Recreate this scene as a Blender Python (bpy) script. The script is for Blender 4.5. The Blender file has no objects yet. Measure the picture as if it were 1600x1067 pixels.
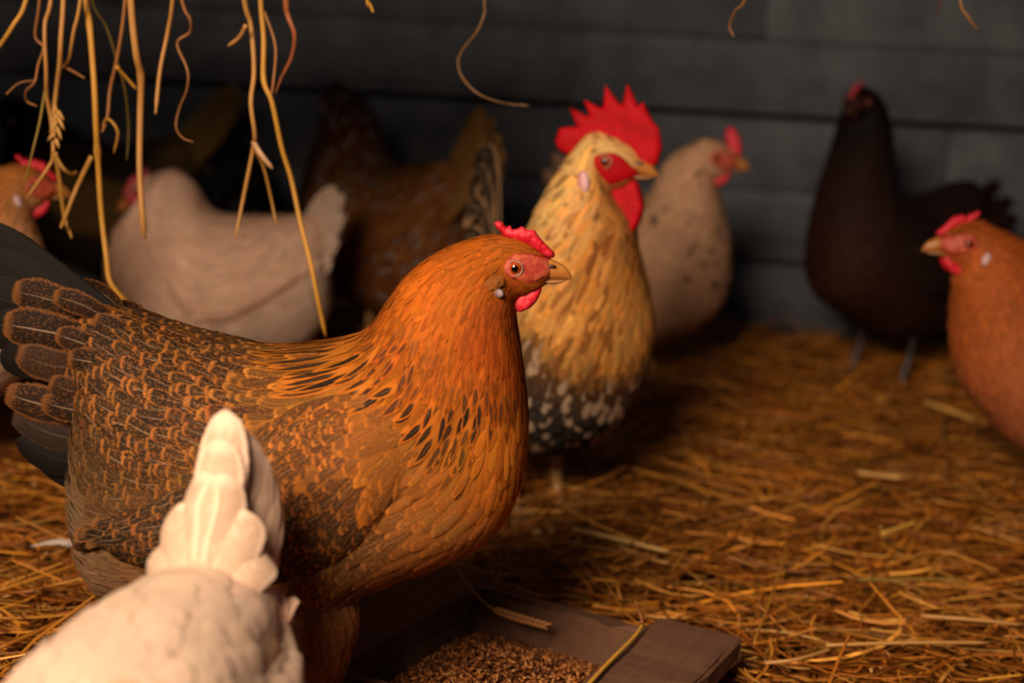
import bpy, math, random
import numpy as np
from mathutils import Matrix, Vector, kdtree

rng = np.random.default_rng(7)
random.seed(7)
scene = bpy.context.scene
COL = scene.collection

# ------------------------------------------------------------------ camera
F = 2222.0                       # focal length in pixels of the 1600 x 1067 frame (50 mm on 36 mm)
CAM_H = 0.602
PITCH, ROLL = math.radians(12.8), math.radians(3.2)
CAM_M = Matrix.Translation((0, 0, CAM_H)) @ Matrix.Rotation(math.pi/2 - PITCH, 4, 'X') @ Matrix.Rotation(ROLL, 4, 'Z')
cam_data = bpy.data.cameras.new('camera')
cam = bpy.data.objects.new('camera', cam_data)
COL.objects.link(cam)
cam.matrix_world = CAM_M
cam_data.sensor_width = 36.0
cam_data.lens = 36.0 * F / 1600.0
cam_data.clip_start = 0.02
cam_data.dof.use_dof = True
cam_data.dof.focus_distance = 1.155
cam_data.dof.aperture_fstop = 3.0
cam_data.dof.aperture_blades = 9
scene.camera = cam

# ------------------------------------------------------------------ world, light, exposure
world = bpy.data.worlds.new('barn_air')
scene.world = world
world.use_nodes = True
world.node_tree.nodes['Background'].inputs[0].default_value = (0.80, 0.82, 1.0, 1)
world.node_tree.nodes['Background'].inputs[1].default_value = 0.028

def area_light(name, loc, target, size, power, color, spread=180):
    d = bpy.data.lights.new(name, 'AREA')
    d.shape = 'RECTANGLE'; d.size, d.size_y = size
    d.energy = power; d.color = color; d.spread = math.radians(spread)
    o = bpy.data.objects.new(name, d); COL.objects.link(o)
    o.location = loc
    o.rotation_euler = (Vector(target) - Vector(loc)).to_track_quat('-Z', 'Y').to_euler()
    return o
# open barn hatch behind and to the left of the photographer
area_light('hatch_daylight', (-0.52, -0.32, 1.24), (0.25, 1.5, 0.22), (0.6, 0.6), 15.5, (1.0, 0.80, 0.60), 100)
scene.view_settings.view_transform = 'Standard'
scene.view_settings.look = 'None'
scene.view_settings.gamma = 1.0
scene.view_settings.use_curve_mapping = False
scene.view_settings.exposure = 0.0
scene.cycles.transparent_max_bounces = 32

# ------------------------------------------------------------------ projection helpers
_R = np.array(CAM_M.to_3x3())
def ray(px, py):
    return _R @ np.array([(px - 800.0) / F, -(py - 533.5) / F, -1.0])
def on_y(px, py, Y):
    d = ray(px, py)
    return np.array([0, 0, CAM_H]) + d * (Y / d[1])
def on_z(px, py, z=0.0):
    d = ray(px, py)
    return np.array([0, 0, CAM_H]) + d * ((z - CAM_H) / d[2])
def project(P):
    q = (np.asarray(P) - np.array([0, 0, CAM_H])) @ _R
    return np.stack([800 + F * q[..., 0] / -q[..., 2], 533.5 - F * q[..., 1] / -q[..., 2]], -1)

def lin(c):
    c = np.asarray(c, float) / 255.0
    return np.where(c <= 0.04045, c / 12.92, ((c + 0.055) / 1.055) ** 2.4)

# ------------------------------------------------------------------ mesh helpers
def link(o, parent=None):
    COL.objects.link(o)
    if parent is not None:
        o.parent = parent
    return o
def mesh_obj(name, V, Fc, mat=None, parent=None, uv=None, attrs=None, smooth=True):
    """V (n,3); Fc list of index arrays (k,3) / (k,4); attrs: name -> (n,4) point colours; uv (n,2) per vertex"""
    V = np.asarray(V, np.float32)
    if isinstance(Fc, np.ndarray):
        Fc = [Fc]
    loops = np.concatenate([f.reshape(-1) for f in Fc]).astype(np.int32)
    tot = np.concatenate([np.full(len(f), f.shape[1]) for f in Fc]).astype(np.int32)
    st = np.concatenate([[0], np.cumsum(tot)[:-1]]).astype(np.int32)
    me = bpy.data.meshes.new(name)
    me.vertices.add(len(V)); me.vertices.foreach_set('co', V.reshape(-1))
    me.loops.add(len(loops)); me.loops.foreach_set('vertex_index', loops)
    me.polygons.add(len(tot)); me.polygons.foreach_set('loop_start', st); me.polygons.foreach_set('loop_total', tot)
    if smooth:
        me.polygons.foreach_set('use_smooth', np.ones(len(tot), bool))
    if uv is not None:
        l = me.uv_layers.new(name='UVMap')
        l.data.foreach_set('uv', np.asarray(uv, np.float32)[loops].reshape(-1))
    for k, a in (attrs or {}).items():
        at = me.attributes.new(k, 'FLOAT_COLOR', 'POINT')
        at.data.foreach_set('color', np.asarray(a, np.float32).reshape(-1))
    me.update(calc_edges=True)
    me.validate()
    if mat is not None:
        me.materials.append(mat)
    o = bpy.data.objects.new(name, me)
    return link(o, parent)

def grid_faces(n, m, cyc=False):
    i, j = np.meshgrid(np.arange(n - 1), np.arange(m if cyc else m - 1), indexing='ij')
    j2 = (j + 1) % m
    return np.stack([i * m + j, i * m + j2, (i + 1) * m + j2, (i + 1) * m + j], -1).reshape(-1, 4)

def catmull(P, n):
    P = np.asarray(P, float)
    Q = np.vstack([2 * P[0] - P[1], P, 2 * P[-1] - P[-2]])
    x = np.linspace(0, len(P) - 1 - 1e-9, n)
    i = np.floor(x).astype(int); f = (x - i)[:, None]
    a, b, c, d = Q[i], Q[i + 1], Q[i + 2], Q[i + 3]
    return 0.5 * (2 * b + (c - a) * f + (2 * a - 5 * b + 4 * c - d) * f ** 2 + (3 * b - a - 3 * c + d) * f ** 3)

def tube_data(pts, rad, sides=6, caps=True):
    pts = np.asarray(pts, float); n = len(pts)
    rad = np.broadcast_to(np.asarray(rad, float), (n,))
    T = np.gradient(pts, axis=0); T /= np.linalg.norm(T, axis=1)[:, None] + 1e-12
    ref = np.array([0.3, 0.2, 0.93]) if abs(T[0, 2]) < 0.8 else np.array([1.0, 0.1, 0])
    A = np.cross(T, ref); A /= np.linalg.norm(A, axis=1)[:, None] + 1e-12
    B = np.cross(T, A)
    a = np.linspace(0, 2 * np.pi, sides, endpoint=False)
    V = pts[:, None] + rad[:, None, None] * (np.cos(a)[None, :, None] * A[:, None] + np.sin(a)[None, :, None] * B[:, None])
    V = V.reshape(-1, 3); Fq = grid_faces(n, sides, True)
    if caps:
        c0, c1 = len(V), len(V) + 1
        V = np.vstack([V, pts[0], pts[-1]])
        k = np.arange(sides); k2 = (k + 1) % sides
        tri = np.vstack([np.stack([np.full(sides, c0), k2, k], 1), np.stack([np.full(sides, c1), (n - 1) * sides + k, (n - 1) * sides + k2], 1)])
        return V, [Fq, tri]
    return V, [Fq]
def tube(name, pts, rad, mat, parent=None, sides=6, attrs=None):
    V, Fc = tube_data(pts, rad, sides)
    at = {k: np.tile(np.asarray(v, float), (len(V), 1)) for k, v in (attrs or {}).items()}
    return mesh_obj(name, V, Fc, mat, parent, attrs=at)

def tag(o, label=None, cat=None, group=None, kind=None):
    if label: o['label'] = label
    if cat: o['category'] = cat
    if group: o['group'] = group
    if kind: o['kind'] = kind
    return o

# ------------------------------------------------------------------ materials
class NT:
    def __init__(self, name):
        self.m = bpy.data.materials.new(name); self.m.use_nodes = True
        self.t = self.m.node_tree; self.b = self.t.nodes['Principled BSDF']
    def n(self, typ, **kw):
        nd = self.t.nodes.new(typ)
        for k, v in kw.items(): setattr(nd, k, v)
        return nd
    def put(self, sock, v):
        if hasattr(v, 'is_output') or isinstance(v, bpy.types.NodeSocket): self.t.links.new(v, sock)
        elif isinstance(v, (tuple, list, np.ndarray)): sock.default_value = tuple(v) if len(v) != 3 or sock.type == 'VECTOR' else (*v, 1)
        else: sock.default_value = v
    def math(self, op, a, b=None, c=None, clamp=False):
        nd = self.n('ShaderNodeMath', operation=op, use_clamp=clamp)
        for s, v in zip(nd.inputs, (a, b, c)):
            if v is not None: self.put(s, v)
        return nd.outputs[0]
    def step(self, x, lo, hi):
        nd = self.n('ShaderNodeMapRange', interpolation_type='SMOOTHSTEP')
        self.put(nd.inputs[0], x); self.put(nd.inputs[1], lo); self.put(nd.inputs[2], hi)
        return nd.outputs[0]
    def mix(self, f, a, b, blend='MIX'):
        nd = self.n('ShaderNodeMix', data_type='RGBA', blend_type=blend)
        self.put(nd.inputs[0], f); self.put(nd.inputs[6], a); self.put(nd.inputs[7], b)
        return nd.outputs[2]
    def attr(self, name):
        return self.n('ShaderNodeAttribute', attribute_name=name)
    def noise(self, vec=None, scale=5.0, detail=3.0, rough=0.5, dim='3D'):
        nd = self.n('ShaderNodeTexNoise', noise_dimensions=dim)
        if vec is not None: self.put(nd.inputs['Vector'], vec)
        self.put(nd.inputs['Scale'], scale); self.put(nd.inputs['Detail'], detail); self.put(nd.inputs['Roughness'], rough)
        return nd.outputs[0]
    def comb(self, x, y, z):
        nd = self.n('ShaderNodeCombineXYZ')
        for s, v in zip(nd.inputs, (x, y, z)): self.put(s, v)
        return nd.outputs[0]
    def sep(self, v):
        nd = self.n('ShaderNodeSeparateXYZ'); self.put(nd.inputs[0], v); return nd.outputs
    def bump(self, h, strength=0.5, dist=0.002):
        nd = self.n('ShaderNodeBump'); self.put(nd.inputs['Height'], h)
        nd.inputs['Strength'].default_value = strength; nd.inputs['Distance'].default_value = dist
        self.t.links.new(nd.outputs[0], self.b.inputs['Normal'])
    def out(self, color=None, rough=None, spec=None):
        if color is not None: self.put(self.b.inputs['Base Color'], color)
        if rough is not None: self.put(self.b.inputs['Roughness'], rough)
        if spec is not None: self.put(self.b.inputs['Specular IOR Level'], spec)
        return self.m

def make_feather_mat():
    k = NT('feather')
    A = k.attr('col_a'); B = k.attr('col_b'); C = k.attr('par')      # par: stripe, mottle, fray ; alpha = random
    uv = k.n('ShaderNodeUVMap', uv_map='UVMap').outputs[0]
    u, v, _ = k.sep(uv)
    au = k.math('ABSOLUTE', k.math('MULTIPLY_ADD', u, 2.0, -1.0))
    sgn = k.math('SIGN', k.math('MULTIPLY_ADD', u, 2.0, -1.0))
    st, mo, fr = k.sep(C.outputs['Vector'])
    rnd = C.outputs['Alpha']
    barb = k.math('SUBTRACT', v, k.math('MULTIPLY', au, 0.32))
    seed = k.math('MULTIPLY_ADD', rnd, 57.0, k.math('MULTIPLY', sgn, 3.0))
    fine = k.noise(k.comb(k.math('MULTIPLY', au, 1.2), k.math('MULTIPLY', barb, 26.0), seed), 1.0, 2.0)
    mid = k.noise(k.comb(k.math('MULTIPLY', au, k.math('MULTIPLY', B.outputs['Alpha'], 4.5)), k.math('MULTIPLY', barb, k.math('MULTIPLY', B.outputs['Alpha'], 17.0)), seed), 1.0, 3.0, 0.6)
    # dark spindle along the shaft
    sp_w = k.math('MULTIPLY', k.step(v, 0.30, 0.55), k.math('SUBTRACT', 1.0, k.step(v, 0.72, 0.98)))
    sp_w = k.math('MULTIPLY', sp_w, 0.6)
    stripe = k.math('SUBTRACT', 1.0, k.step(k.math('ADD', au, k.math('MULTIPLY_ADD', fine, 0.3, -0.15)), k.math('SUBTRACT', sp_w, 0.08), k.math('ADD', sp_w, 0.04)))
    stripe = k.math('MULTIPLY', stripe, st)
    # mottled / pencilled centre with a plain rim
    rim = k.math('MULTIPLY', k.math('SUBTRACT', 1.0, k.step(au, 0.66, 0.96)), k.math('SUBTRACT', 1.0, k.step(v, 0.82, 0.98)))
    mt = k.math('MULTIPLY', k.step(k.math('ADD', mid, k.math('MULTIPLY_ADD', rim, 0.30, -0.22)), 0.425, 0.55), k.math('MULTIPLY_ADD', rim, 0.75, 0.25))
    mt = k.math('MULTIPLY', mt, mo)
    dark = k.math('MAXIMUM', stripe, mt)
    col = k.mix(dark, A.outputs['Color'], B.outputs['Color'])
    col = k.mix(1.0, col, k.mix(fine, (0.72, 0.72, 0.72), (1.25, 1.25, 1.25)), 'MULTIPLY')
    rimf = k.math('DIVIDE', k.math('MULTIPLY', k.math('MULTIPLY', k.math('SUBTRACT', 1.0, rim), k.math('MAXIMUM', st, mo)), 0.34), k.math('POWER', B.outputs['Alpha'], 2.0))
    col = k.mix(rimf, col, k.mix(1.0, A.outputs['Color'], (1.45, 1.4, 1.35), 'MULTIPLY'))
    shaft = k.math('MULTIPLY', k.math('SUBTRACT', 1.0, k.step(k.math('MULTIPLY_ADD', v, 0.05, au), 0.035, 0.085)), k.math('MULTIPLY', k.step(v, 0.15, 0.4), k.math('SUBTRACT', 1.0, k.step(v, 0.75, 0.95))))
    shaft = k.math('MULTIPLY', shaft, k.math('MULTIPLY', k.math('MULTIPLY_ADD', k.math('MAXIMUM', st, mo), 0.75, 0.05), k.math('MULTIPLY_ADD', rnd, 0.8, 0.1)))
    pale = k.mix(0.55, A.outputs['Color'], (0.75, 0.55, 0.36))
    col = k.mix(shaft, col, pale)
    # frayed barbs: ragged at the rim, open everywhere when downy
    edge = k.math('MAXIMUM', au, k.math('MULTIPLY', k.step(v, 0.70, 1.02), 0.99))
    thr = k.math('SUBTRACT', 1.02, k.math('MULTIPLY', k.math('MULTIPLY_ADD', k.math('POWER', fr, 1.6), 1.15, 0.10), k.math('MULTIPLY', fine, 1.15)))
    alpha = k.math('SUBTRACT', 1.0, k.step(edge, k.math('SUBTRACT', thr, 0.05), k.math('ADD', thr, 0.05)))
    k.put(k.b.inputs['Alpha'], alpha)
    k.bump(fine, 0.35, 0.0008)
    return k.out(col, 0.68, 0.12)
MAT_FEATHER = make_feather_mat()

def make_down_mat():
    k = NT('underdown')
    A = k.attr('col_a')
    tc = k.n('ShaderNodeTexCoord').outputs['Object']
    nz = k.noise(tc, 260, 3)
    k.bump(nz, 0.6, 0.002)
    return k.out(k.mix(1.0, A.outputs['Color'], k.mix(nz, (0.6, 0.6, 0.6), (1.15, 1.15, 1.15)), 'MULTIPLY'), 0.85, 0.1)
MAT_DOWN = make_down_mat()

def make_skin(name, c1, c2, scale=700, rough=0.42, spec=0.45):
    k = NT(name)
    tc = k.n('ShaderNodeTexCoord').outputs['Object']
    n1 = k.noise(tc, scale, 3, 0.6); n2 = k.noise(tc, scale * 0.16, 3)
    k.bump(n1, 0.55, 0.0012)
    k.put(k.b.inputs['Subsurface Weight'], 0.12)
    k.b.inputs['Subsurface Radius'].default_value = (0.004, 0.0012, 0.0008)
    return k.out(k.mix(k.step(n2, 0.35, 0.65), tuple(lin(c1)), tuple(lin(c2))), rough, spec)
MAT_COMB = make_skin('comb_skin', (208, 20, 40), (226, 48, 64))
MAT_COMB_ROOSTER = make_skin('rooster_comb_skin', (176, 0, 12), (196, 4, 22), 420, 0.65, 0.2)
MAT_COMB_PALE = make_skin('pale_comb_skin', (196, 60, 70), (214, 84, 92), 420)
MAT_FACE = make_skin('face_skin', (176, 58, 46), (204, 96, 64), 900)
MAT_LOBE = make_skin('lobe_skin', (206, 168, 168), (232, 200, 196), 500)
MAT_LOBE_RED = make_skin('rooster_lobe_skin', (220, 120, 128), (240, 190, 190), 300)
MAT_LID = make_skin('eyelid_skin', (160, 104, 84), (190, 140, 116), 900)

def make_beak(name, c1, c2):
    k = NT(name)
    tc = k.n('ShaderNodeTexCoord').outputs['Object']
    n = k.noise(tc, 120, 2)
    k.bump(k.noise(tc, 600, 2), 0.15, 0.001)
    return k.out(k.mix(n, tuple(lin(c1)), tuple(lin(c2))), 0.32, 0.5)
MAT_BEAK = make_beak('beak_horn', (150, 84, 34), (204, 134, 62))
MAT_BEAK_LOW = make_beak('lower_beak_horn', (150, 100, 62), (180, 128, 84))
MAT_NOSTRIL = make_beak('nostril_dark', (46, 24, 18), (58, 32, 22))
MAT_LEG = make_beak('leg_scale', (190, 140, 84), (206, 160, 104))

def attr_mat(name, rough=0.5, spec=0.4, bump=None, var=(0.75, 1.2), scale=60):
    k = NT(name)
    A = k.attr('col_a')
    tc = k.n('ShaderNodeTexCoord').outputs['Object']
    nz = k.noise(tc, scale, 3)
    if bump: k.bump(k.noise(tc, bump[0], 3), bump[1], bump[2])
    return k.out(k.mix(1.0, A.outputs['Color'], k.mix(nz, (var[0],) * 3, (var[1],) * 3), 'MULTIPLY'), rough, spec)
MAT_EYE = attr_mat('eye', 0.06, 0.6, None, (1, 1))
MAT_STRAW = attr_mat('straw', 0.5, 0.35, (300, 0.2, 0.001), (0.7, 1.25), 40)
MAT_GRAIN = attr_mat('grain', 0.55, 0.35, None, (0.8, 1.2), 300)

def make_floor_mat():
    k = NT('packed_litter')
    tc = k.n('ShaderNodeTexCoord').outputs['Object']
    n1 = k.noise(tc, 14, 5, 0.65); n2 = k.noise(tc, 130, 4, 0.7)
    c = k.mix(n1, tuple(lin((36, 20, 7))), tuple(lin((80, 46, 13))))
    c = k.mix(k.step(n2, 0.4, 0.7), c, tuple(lin((104, 62, 20))))
    k.bump(n2, 0.9, 0.01)
    return k.out(c, 0.9, 0.15)
MAT_FLOOR = make_floor_mat()

def make_wall_mat():
    k = NT('painted_plank')
    tc = k.n('ShaderNodeTexCoord').outputs['Object']
    x, y, z = k.sep(tc)
    g = k.noise(k.comb(k.math('MULTIPLY', x, 3.0), y, k.math('MULTIPLY', z, 60.0)), 1.0, 5, 0.6)
    b = k.noise(k.comb(x, y, z), 9.0, 4, 0.6)
    s = k.noise(tc, 34.0, 4, 0.65)
    c = k.mix(k.step(b, 0.3, 0.7), tuple(lin((78, 80, 86))), tuple(lin((106, 107, 112))))
    c = k.mix(k.math('MULTIPLY', k.step(g, 0.5, 0.75), 0.5), c, tuple(lin((70, 72, 80))))
    c = k.mix(k.math('MULTIPLY', k.step(s, 0.58, 0.8), 0.5), c, tuple(lin((126, 127, 131))))
    k.bump(g, 0.5, 0.004)
    return k.out(c, 0.75, 0.25)
MAT_WALL = make_wall_mat()
def make_wood(name, c1, c2):
    k = NT(name)
    tc = k.n('ShaderNodeTexCoord').outputs['Object']
    x, y, z = k.sep(tc)
    g = k.noise(k.comb(k.math('MULTIPLY', x, 90.0), k.math('MULTIPLY', y, 7.0), k.math('MULTIPLY', z, 60.0)), 1.0, 5, 0.65)
    s = k.noise(tc, 45.0, 4, 0.7)
    c = k.mix(g, tuple(lin(c1)), tuple(lin(c2)))
    c = k.mix(k.math('MULTIPLY', k.step(s, 0.55, 0.8), 0.6), c, tuple(lin(np.array(c1) * 0.6)))
    k.bump(k.math('ADD', g, s), 0.5, 0.003)
    return k.out(c, 0.85, 0.2)
MAT_WOOD = make_wood('trough_wood', (92, 60, 44), (124, 88, 66))
MAT_GROOVE = make_wood('dark_gap', (20, 19, 20), (30, 28, 29))

# ------------------------------------------------------------------ the setting
WALL_Y = 2.80
def build_wall():
    wall = link(bpy.data.objects.new('wall_back', None)); wall.location = (0, WALL_Y, 0)
    tag(wall, 'dark slate grey plank wall behind the chickens', kind='structure')
    # backing behind the joints
    bx(wall, 'backing', (-2.2, 0.030, -0.02), (2.4, 0.05, 1.5), MAT_GROOVE)
    heights = [-0.02, 0.010, 0.154, 0.298, 0.442, 0.586, 0.730, 0.874, 1.018, 1.162, 1.306]
    breaks = [[-1.1, 0.5], [-0.5, 1.35], [-1.2, 0.2], [-0.75, 0.83], [-1.4, 1.5], [-0.9, 0.45], [-1.0, 1.2], [-0.4, 0.7], [-1, 0.4], [0.1, 1.3]]
    for i in range(10):
        xs = [-2.2] + breaks[i] + [2.4]
        for a, b in zip(xs[:-1], xs[1:]):
            off = rng.uniform(-0.004, 0.004); dz = rng.uniform(-0.003, 0.003)
            bx(wall, 'plank', (a + 0.0015, off, heights[i] + 0.003 + dz), (b - 0.0015, 0.032, heights[i + 1] - 0.003 + dz), MAT_WALL, bev=0.004)
    return wall
def bx(parent, name, lo, hi, mat, bev=0.0):
    lo = np.array(lo, float); hi = np.array(hi, float)
    b = min(bev, *(0.45 * (hi - lo))) if bev else 0
    # box with chamfered edges around the y (depth) front face
    (x0, y0, z0), (x1, y1, z1) = lo, hi
    ring = lambda y, i: [(x0 + i, y, z0 + i), (x1 - i, y, z0 + i), (x1 - i, y, z1 - i), (x0 + i, y, z1 - i)]
    V = ring(y1, 0) + ring(y0 + b, 0) + ring(y0, b) if b else ring(y1, 0) + ring(y0, 0)
    q = [(0, 1, 2, 3)]
    for k in range(len(V) // 4 - 1):
        for j in range(4):
            q.append((4 * k + j, 4 * k + 4 + j, 4 * k + 4 + (j + 1) % 4, 4 * k + (j + 1) % 4))
    n = len(V)
    q.append((n - 1, n - 2, n - 3, n - 4))
    return mesh_obj(name, V, np.array(q), mat, parent, smooth=False)
build_wall()
# side wall on the dark left
def build_side_wall():
    wall = link(bpy.data.objects.new('wall_left', None)); wall.location = (-1.35, WALL_Y, 0)
    wall.rotation_euler.z = math.radians(90)
    tag(wall, 'dark plank side wall in the shade on the left', kind='structure')
    hs = [-0.02 + 0.15 * i for i in range(11)]
    for i in range(10):
        bx(wall, 'plank', (-1.9, 0.0, hs[i] + 0.003), (0.0, 0.03, hs[i + 1] - 0.003), MAT_WALL, bev=0.005)
build_side_wall()

def floor_h(x, y):
    return 0.010 * np.sin(3.1 * x + 1.3) * np.cos(2.7 * y) + 0.006 * np.sin(9 * x + 4 * y) + 0.004 * np.cos(17 * y - 8 * x)
def build_floor():
    n, m = 90, 100
    X, Y = np.meshgrid(np.linspace(-2.2, 2.4, m), np.linspace(-0.2, WALL_Y + 0.03, n))
    Z = floor_h(X, Y) - 0.012
    V = np.stack([X, Y, Z], -1).reshape(-1, 3)
    o = mesh_obj('floor', V, grid_faces(n, m), MAT_FLOOR)
    tag(o, 'packed earth floor under the straw bedding', kind='structure')
build_floor()

# ------------------------------------------------------------------ surfaces that carry feathers
class Surf:
    """grid surface G[n,m,3]; s runs tail -> head, t runs round (cyclic) or top -> bottom"""
    def __init__(self, G, cyc):
        self.G = G; self.cyc = cyc; self.n, self.m = G.shape[:2]
        ds = np.gradient(G, axis=0) * (self.n - 1)
        if cyc:
            dt = (np.roll(G, -1, 1) - np.roll(G, 1, 1)) * 0.5 * self.m
        else:
            dt = np.gradient(G, axis=1) * (self.m - 1)
        N = np.cross(ds, dt)
        ln = np.linalg.norm(N, axis=2, keepdims=True)
        self.area = ln[..., 0]
        self.N = N / np.maximum(ln, 1e-9)
        self.ds, self.dt = ds, dt
    def flip(self):
        self.N = -self.N; return self
    def _w(self, A, s, t):
        x = np.clip(s, 0, 1) * (self.n - 1); i = np.minimum(x.astype(int), self.n - 2); f = (x - i)[..., None]
        if self.cyc:
            y = np.mod(t, 1.0) * self.m; j = y.astype(int) % self.m; j2 = (j + 1) % self.m; g = (y - np.floor(y))[..., None]
        else:
            y = np.clip(t, 0, 1) * (self.m - 1); j = np.minimum(y.astype(int), self.m - 2); j2 = j + 1; g = (y - j)[..., None]
        return (A[i, j] * (1 - f) + A[i + 1, j] * f) * (1 - g) + (A[i, j2] * (1 - f) + A[i + 1, j2] * f) * g
    def P(self, s, t): return self._w(self.G, s, t)
    def Nn(self, s, t):
        v = self._w(self.N, s, t); return v / np.maximum(np.linalg.norm(v, axis=-1, keepdims=True), 1e-9)

def loft_grid(secs, n, m, power=2.2):
    """secs rows: Tx Tz Bx Bz w ; t=0 top, 0.25 left (+y), 0.5 bottom, 0.75 right (-y)"""
    S = catmull(secs, n)
    a = np.linspace(0, 2 * np.pi, m, endpoint=False)
    e = 2.0 / power
    ca = np.sign(np.cos(a)) * np.abs(np.cos(a)) ** e
    sa = np.sign(np.sin(a)) * np.abs(np.sin(a)) ** e
    T = S[:, :2]; B = S[:, 2:4]; w = np.maximum(S[:, 4], 0.0008)
    C = (T + B) / 2; U = (T - B) / 2
    G = np.zeros((n, m, 3))
    G[..., 0] = C[:, None, 0] + U[:, None, 0] * ca
    G[..., 2] = C[:, None, 1] + U[:, None, 1] * ca
    G[..., 1] = w[:, None] * sa
    return G

def closed_data(G):
    """close a cyclic grid with pole vertices -> V, faces"""
    n, m = G.shape[:2]
    V = np.vstack([G.reshape(-1, 3), G[0].mean(0), G[-1].mean(0)])
    k = np.arange(m); k2 = (k + 1) % m
    tri = np.vstack([np.stack([np.full(m, n * m), k2, k], 1), np.stack([np.full(m, n * m + 1), (n - 1) * m + k, (n - 1) * m + k2], 1)])
    return V, [grid_faces(n, m, True), tri]

def scatter(surf, radius, over=7.0, smin=0.0, smax=1.0):
    """blue-noise points on a surface; radius(s,t,P) -> min distance in metres"""
    w = surf.area.copy()
    lo, hi = int(smin * (surf.n - 1)), int(math.ceil(smax * (surf.n - 1)))
    w[:lo] = 0; w[hi + 1:] = 0
    n, m = w.shape
    ii, jj = np.meshgrid(np.arange(n), np.arange(m), indexing='ij')
    rgrid = radius(ii.ravel() / (n - 1), jj.ravel() / (m if surf.cyc else m - 1), surf.G.reshape(-1, 3))
    w = w.ravel() / (n * m) / (rgrid ** 2)
    cnt = int(w.sum() * over)
    idx = rng.choice(n * m, cnt, p=w / w.sum())
    s = np.clip((ii.ravel()[idx] + rng.uniform(-.5, .5, cnt)) / (n - 1), 0, 1)
    t = (jj.ravel()[idx] + rng.uniform(-.5, .5, cnt)) / (m if surf.cyc else m - 1)
    P = surf.P(s, t); r = radius(s, t, P)
    rm = max(r.max(), 1e-4)
    grid = {}; keep = []
    cell = np.floor(P / rm).astype(int)
    Pl = P.tolist(); rl = r.tolist()
    for q in range(cnt):
        cx, cy, cz = cell[q]
        p = Pl[q]; rr = rl[q] ** 2; ok = True
        for dx in (-1, 0, 1):
            for dy in (-1, 0, 1):
                for dz in (-1, 0, 1):
                    for o in grid.get((cx + dx, cy + dy, cz + dz), ()):
                        if (p[0] - o[0]) ** 2 + (p[1] - o[1]) ** 2 + (p[2] - o[2]) ** 2 < rr:
                            ok = False; break
                    if not ok: break
                if not ok: break
            if not ok: break
        if ok:
            grid.setdefault((cx, cy, cz), []).append(p); keep.append(q)
    keep = np.array(keep, int)
    return s[keep], t[keep]

def rad_of(c, dens):
    return np.maximum(c[3] * (0.385 + 0.34 * c[2][:, 0]) / dens, 0.0021)
VROW = np.array([0, .25, .48, .68, .83, .94, 1.0]); ROWS, COLS = 7, 5
def feather_geo(surf, s, t, L, W, drift, lift, tipshape):
    """curved feathers that follow the surface. drift: angle from tailward towards downward. returns V [n,R,C,3]"""
    n = len(s)
    ds = np.linalg.norm(surf._w(surf.ds, s, t), axis=-1); dt = np.linalg.norm(surf._w(surf.dt, s, t), axis=-1)
    if surf.cyc:
        down = np.where(np.mod(t, 1.0) < 0.5, 1.0, -1.0)
    else:
        down = np.ones(n)
    v = VROW[None, :, None]; u = np.linspace(-1, 1, COLS)[None, None, :]
    ts = tipshape[:, None, None]                          # 0 round .. 1 pointed
    prof_r = np.clip(v, 0, 1) ** 0.45 * np.sqrt(np.clip(1 - v ** 5, 0, 1))
    prof_p = np.clip(v * 1.6, 0, 1) ** 0.5 * np.clip(1 - v ** 2.2, 0, 1) ** 0.8
    prof = prof_r * (1 - ts) + prof_p * ts + 0.04
    dist = L[:, None, None] * v * np.ones_like(u)
    wd = 0.5 * W[:, None, None] * prof * u
    # rounded tip: middle reaches further than the sides
    dist = dist - L[:, None, None] * 0.10 * ((u * prof) ** 2) * v * (1 - 0.5 * ts)
    ca, sa = np.cos(drift)[:, None, None], np.sin(drift)[:, None, None]
    dn = down[:, None, None]
    dss = -(ca * dist) + sa * wd * 1.0
    dtt = dn * (sa * dist) + dn * ca * wd
    S = s[:, None, None] + dss / np.maximum(ds, 0.02)[:, None, None]
    T = t[:, None, None] + dtt / np.maximum(dt, 0.02)[:, None, None]
    Pt = surf.P(S, T); Nt = surf.Nn(S, T)
    # beyond the rear end of the surface go on along the tangent
    es = surf._w(surf.ds, s, t); es /= np.maximum(np.linalg.norm(es, axis=-1, keepdims=True), 1e-9)
    et = surf._w(surf.dt, s, t); et /= np.maximum(np.linalg.norm(et, axis=-1, keepdims=True), 1e-9)
    P0 = surf.P(s, t); N0 = surf.Nn(s, t)
    flat = P0[:, None, None] + es[:, None, None] * dss[..., None] + et[:, None, None] * dtt[..., None]
    k = np.clip((0.06 - S) / 0.06, 0, 1)[..., None]
    Pt = Pt * (1 - k) + flat * k
    Nt = Nt * (1 - k) + N0[:, None, None] * k
    h = lift[:, None, None] * (v * 1.25 - 0.15) + 0.0004 * rng.normal(size=(n, 1, 1)) - (0.05 * W[:, None, None]) * (u * prof) ** 2
    return Pt + Nt * h[..., None]

_ff = grid_faces(ROWS, COLS)
_uv = np.stack(np.meshgrid(np.linspace(0, 1, COLS), VROW), -1).reshape(-1, 2)
def feather_mesh(name, V, A, B, par, parent, mat=None):
    n = len(V); k = ROWS * COLS
    Fc = (np.arange(n)[:, None, None] * k + _ff[None]).reshape(-1, 4)
    rep = lambda a: np.repeat(a, k, axis=0)
    o = mesh_obj(name, V.reshape(-1, 3), Fc, mat or MAT_FEATHER, parent, uv=np.tile(_uv, (n, 1)),
                 attrs={'col_a': rep(A), 'col_b': rep(B), 'par': rep(par)})
    return o

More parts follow.
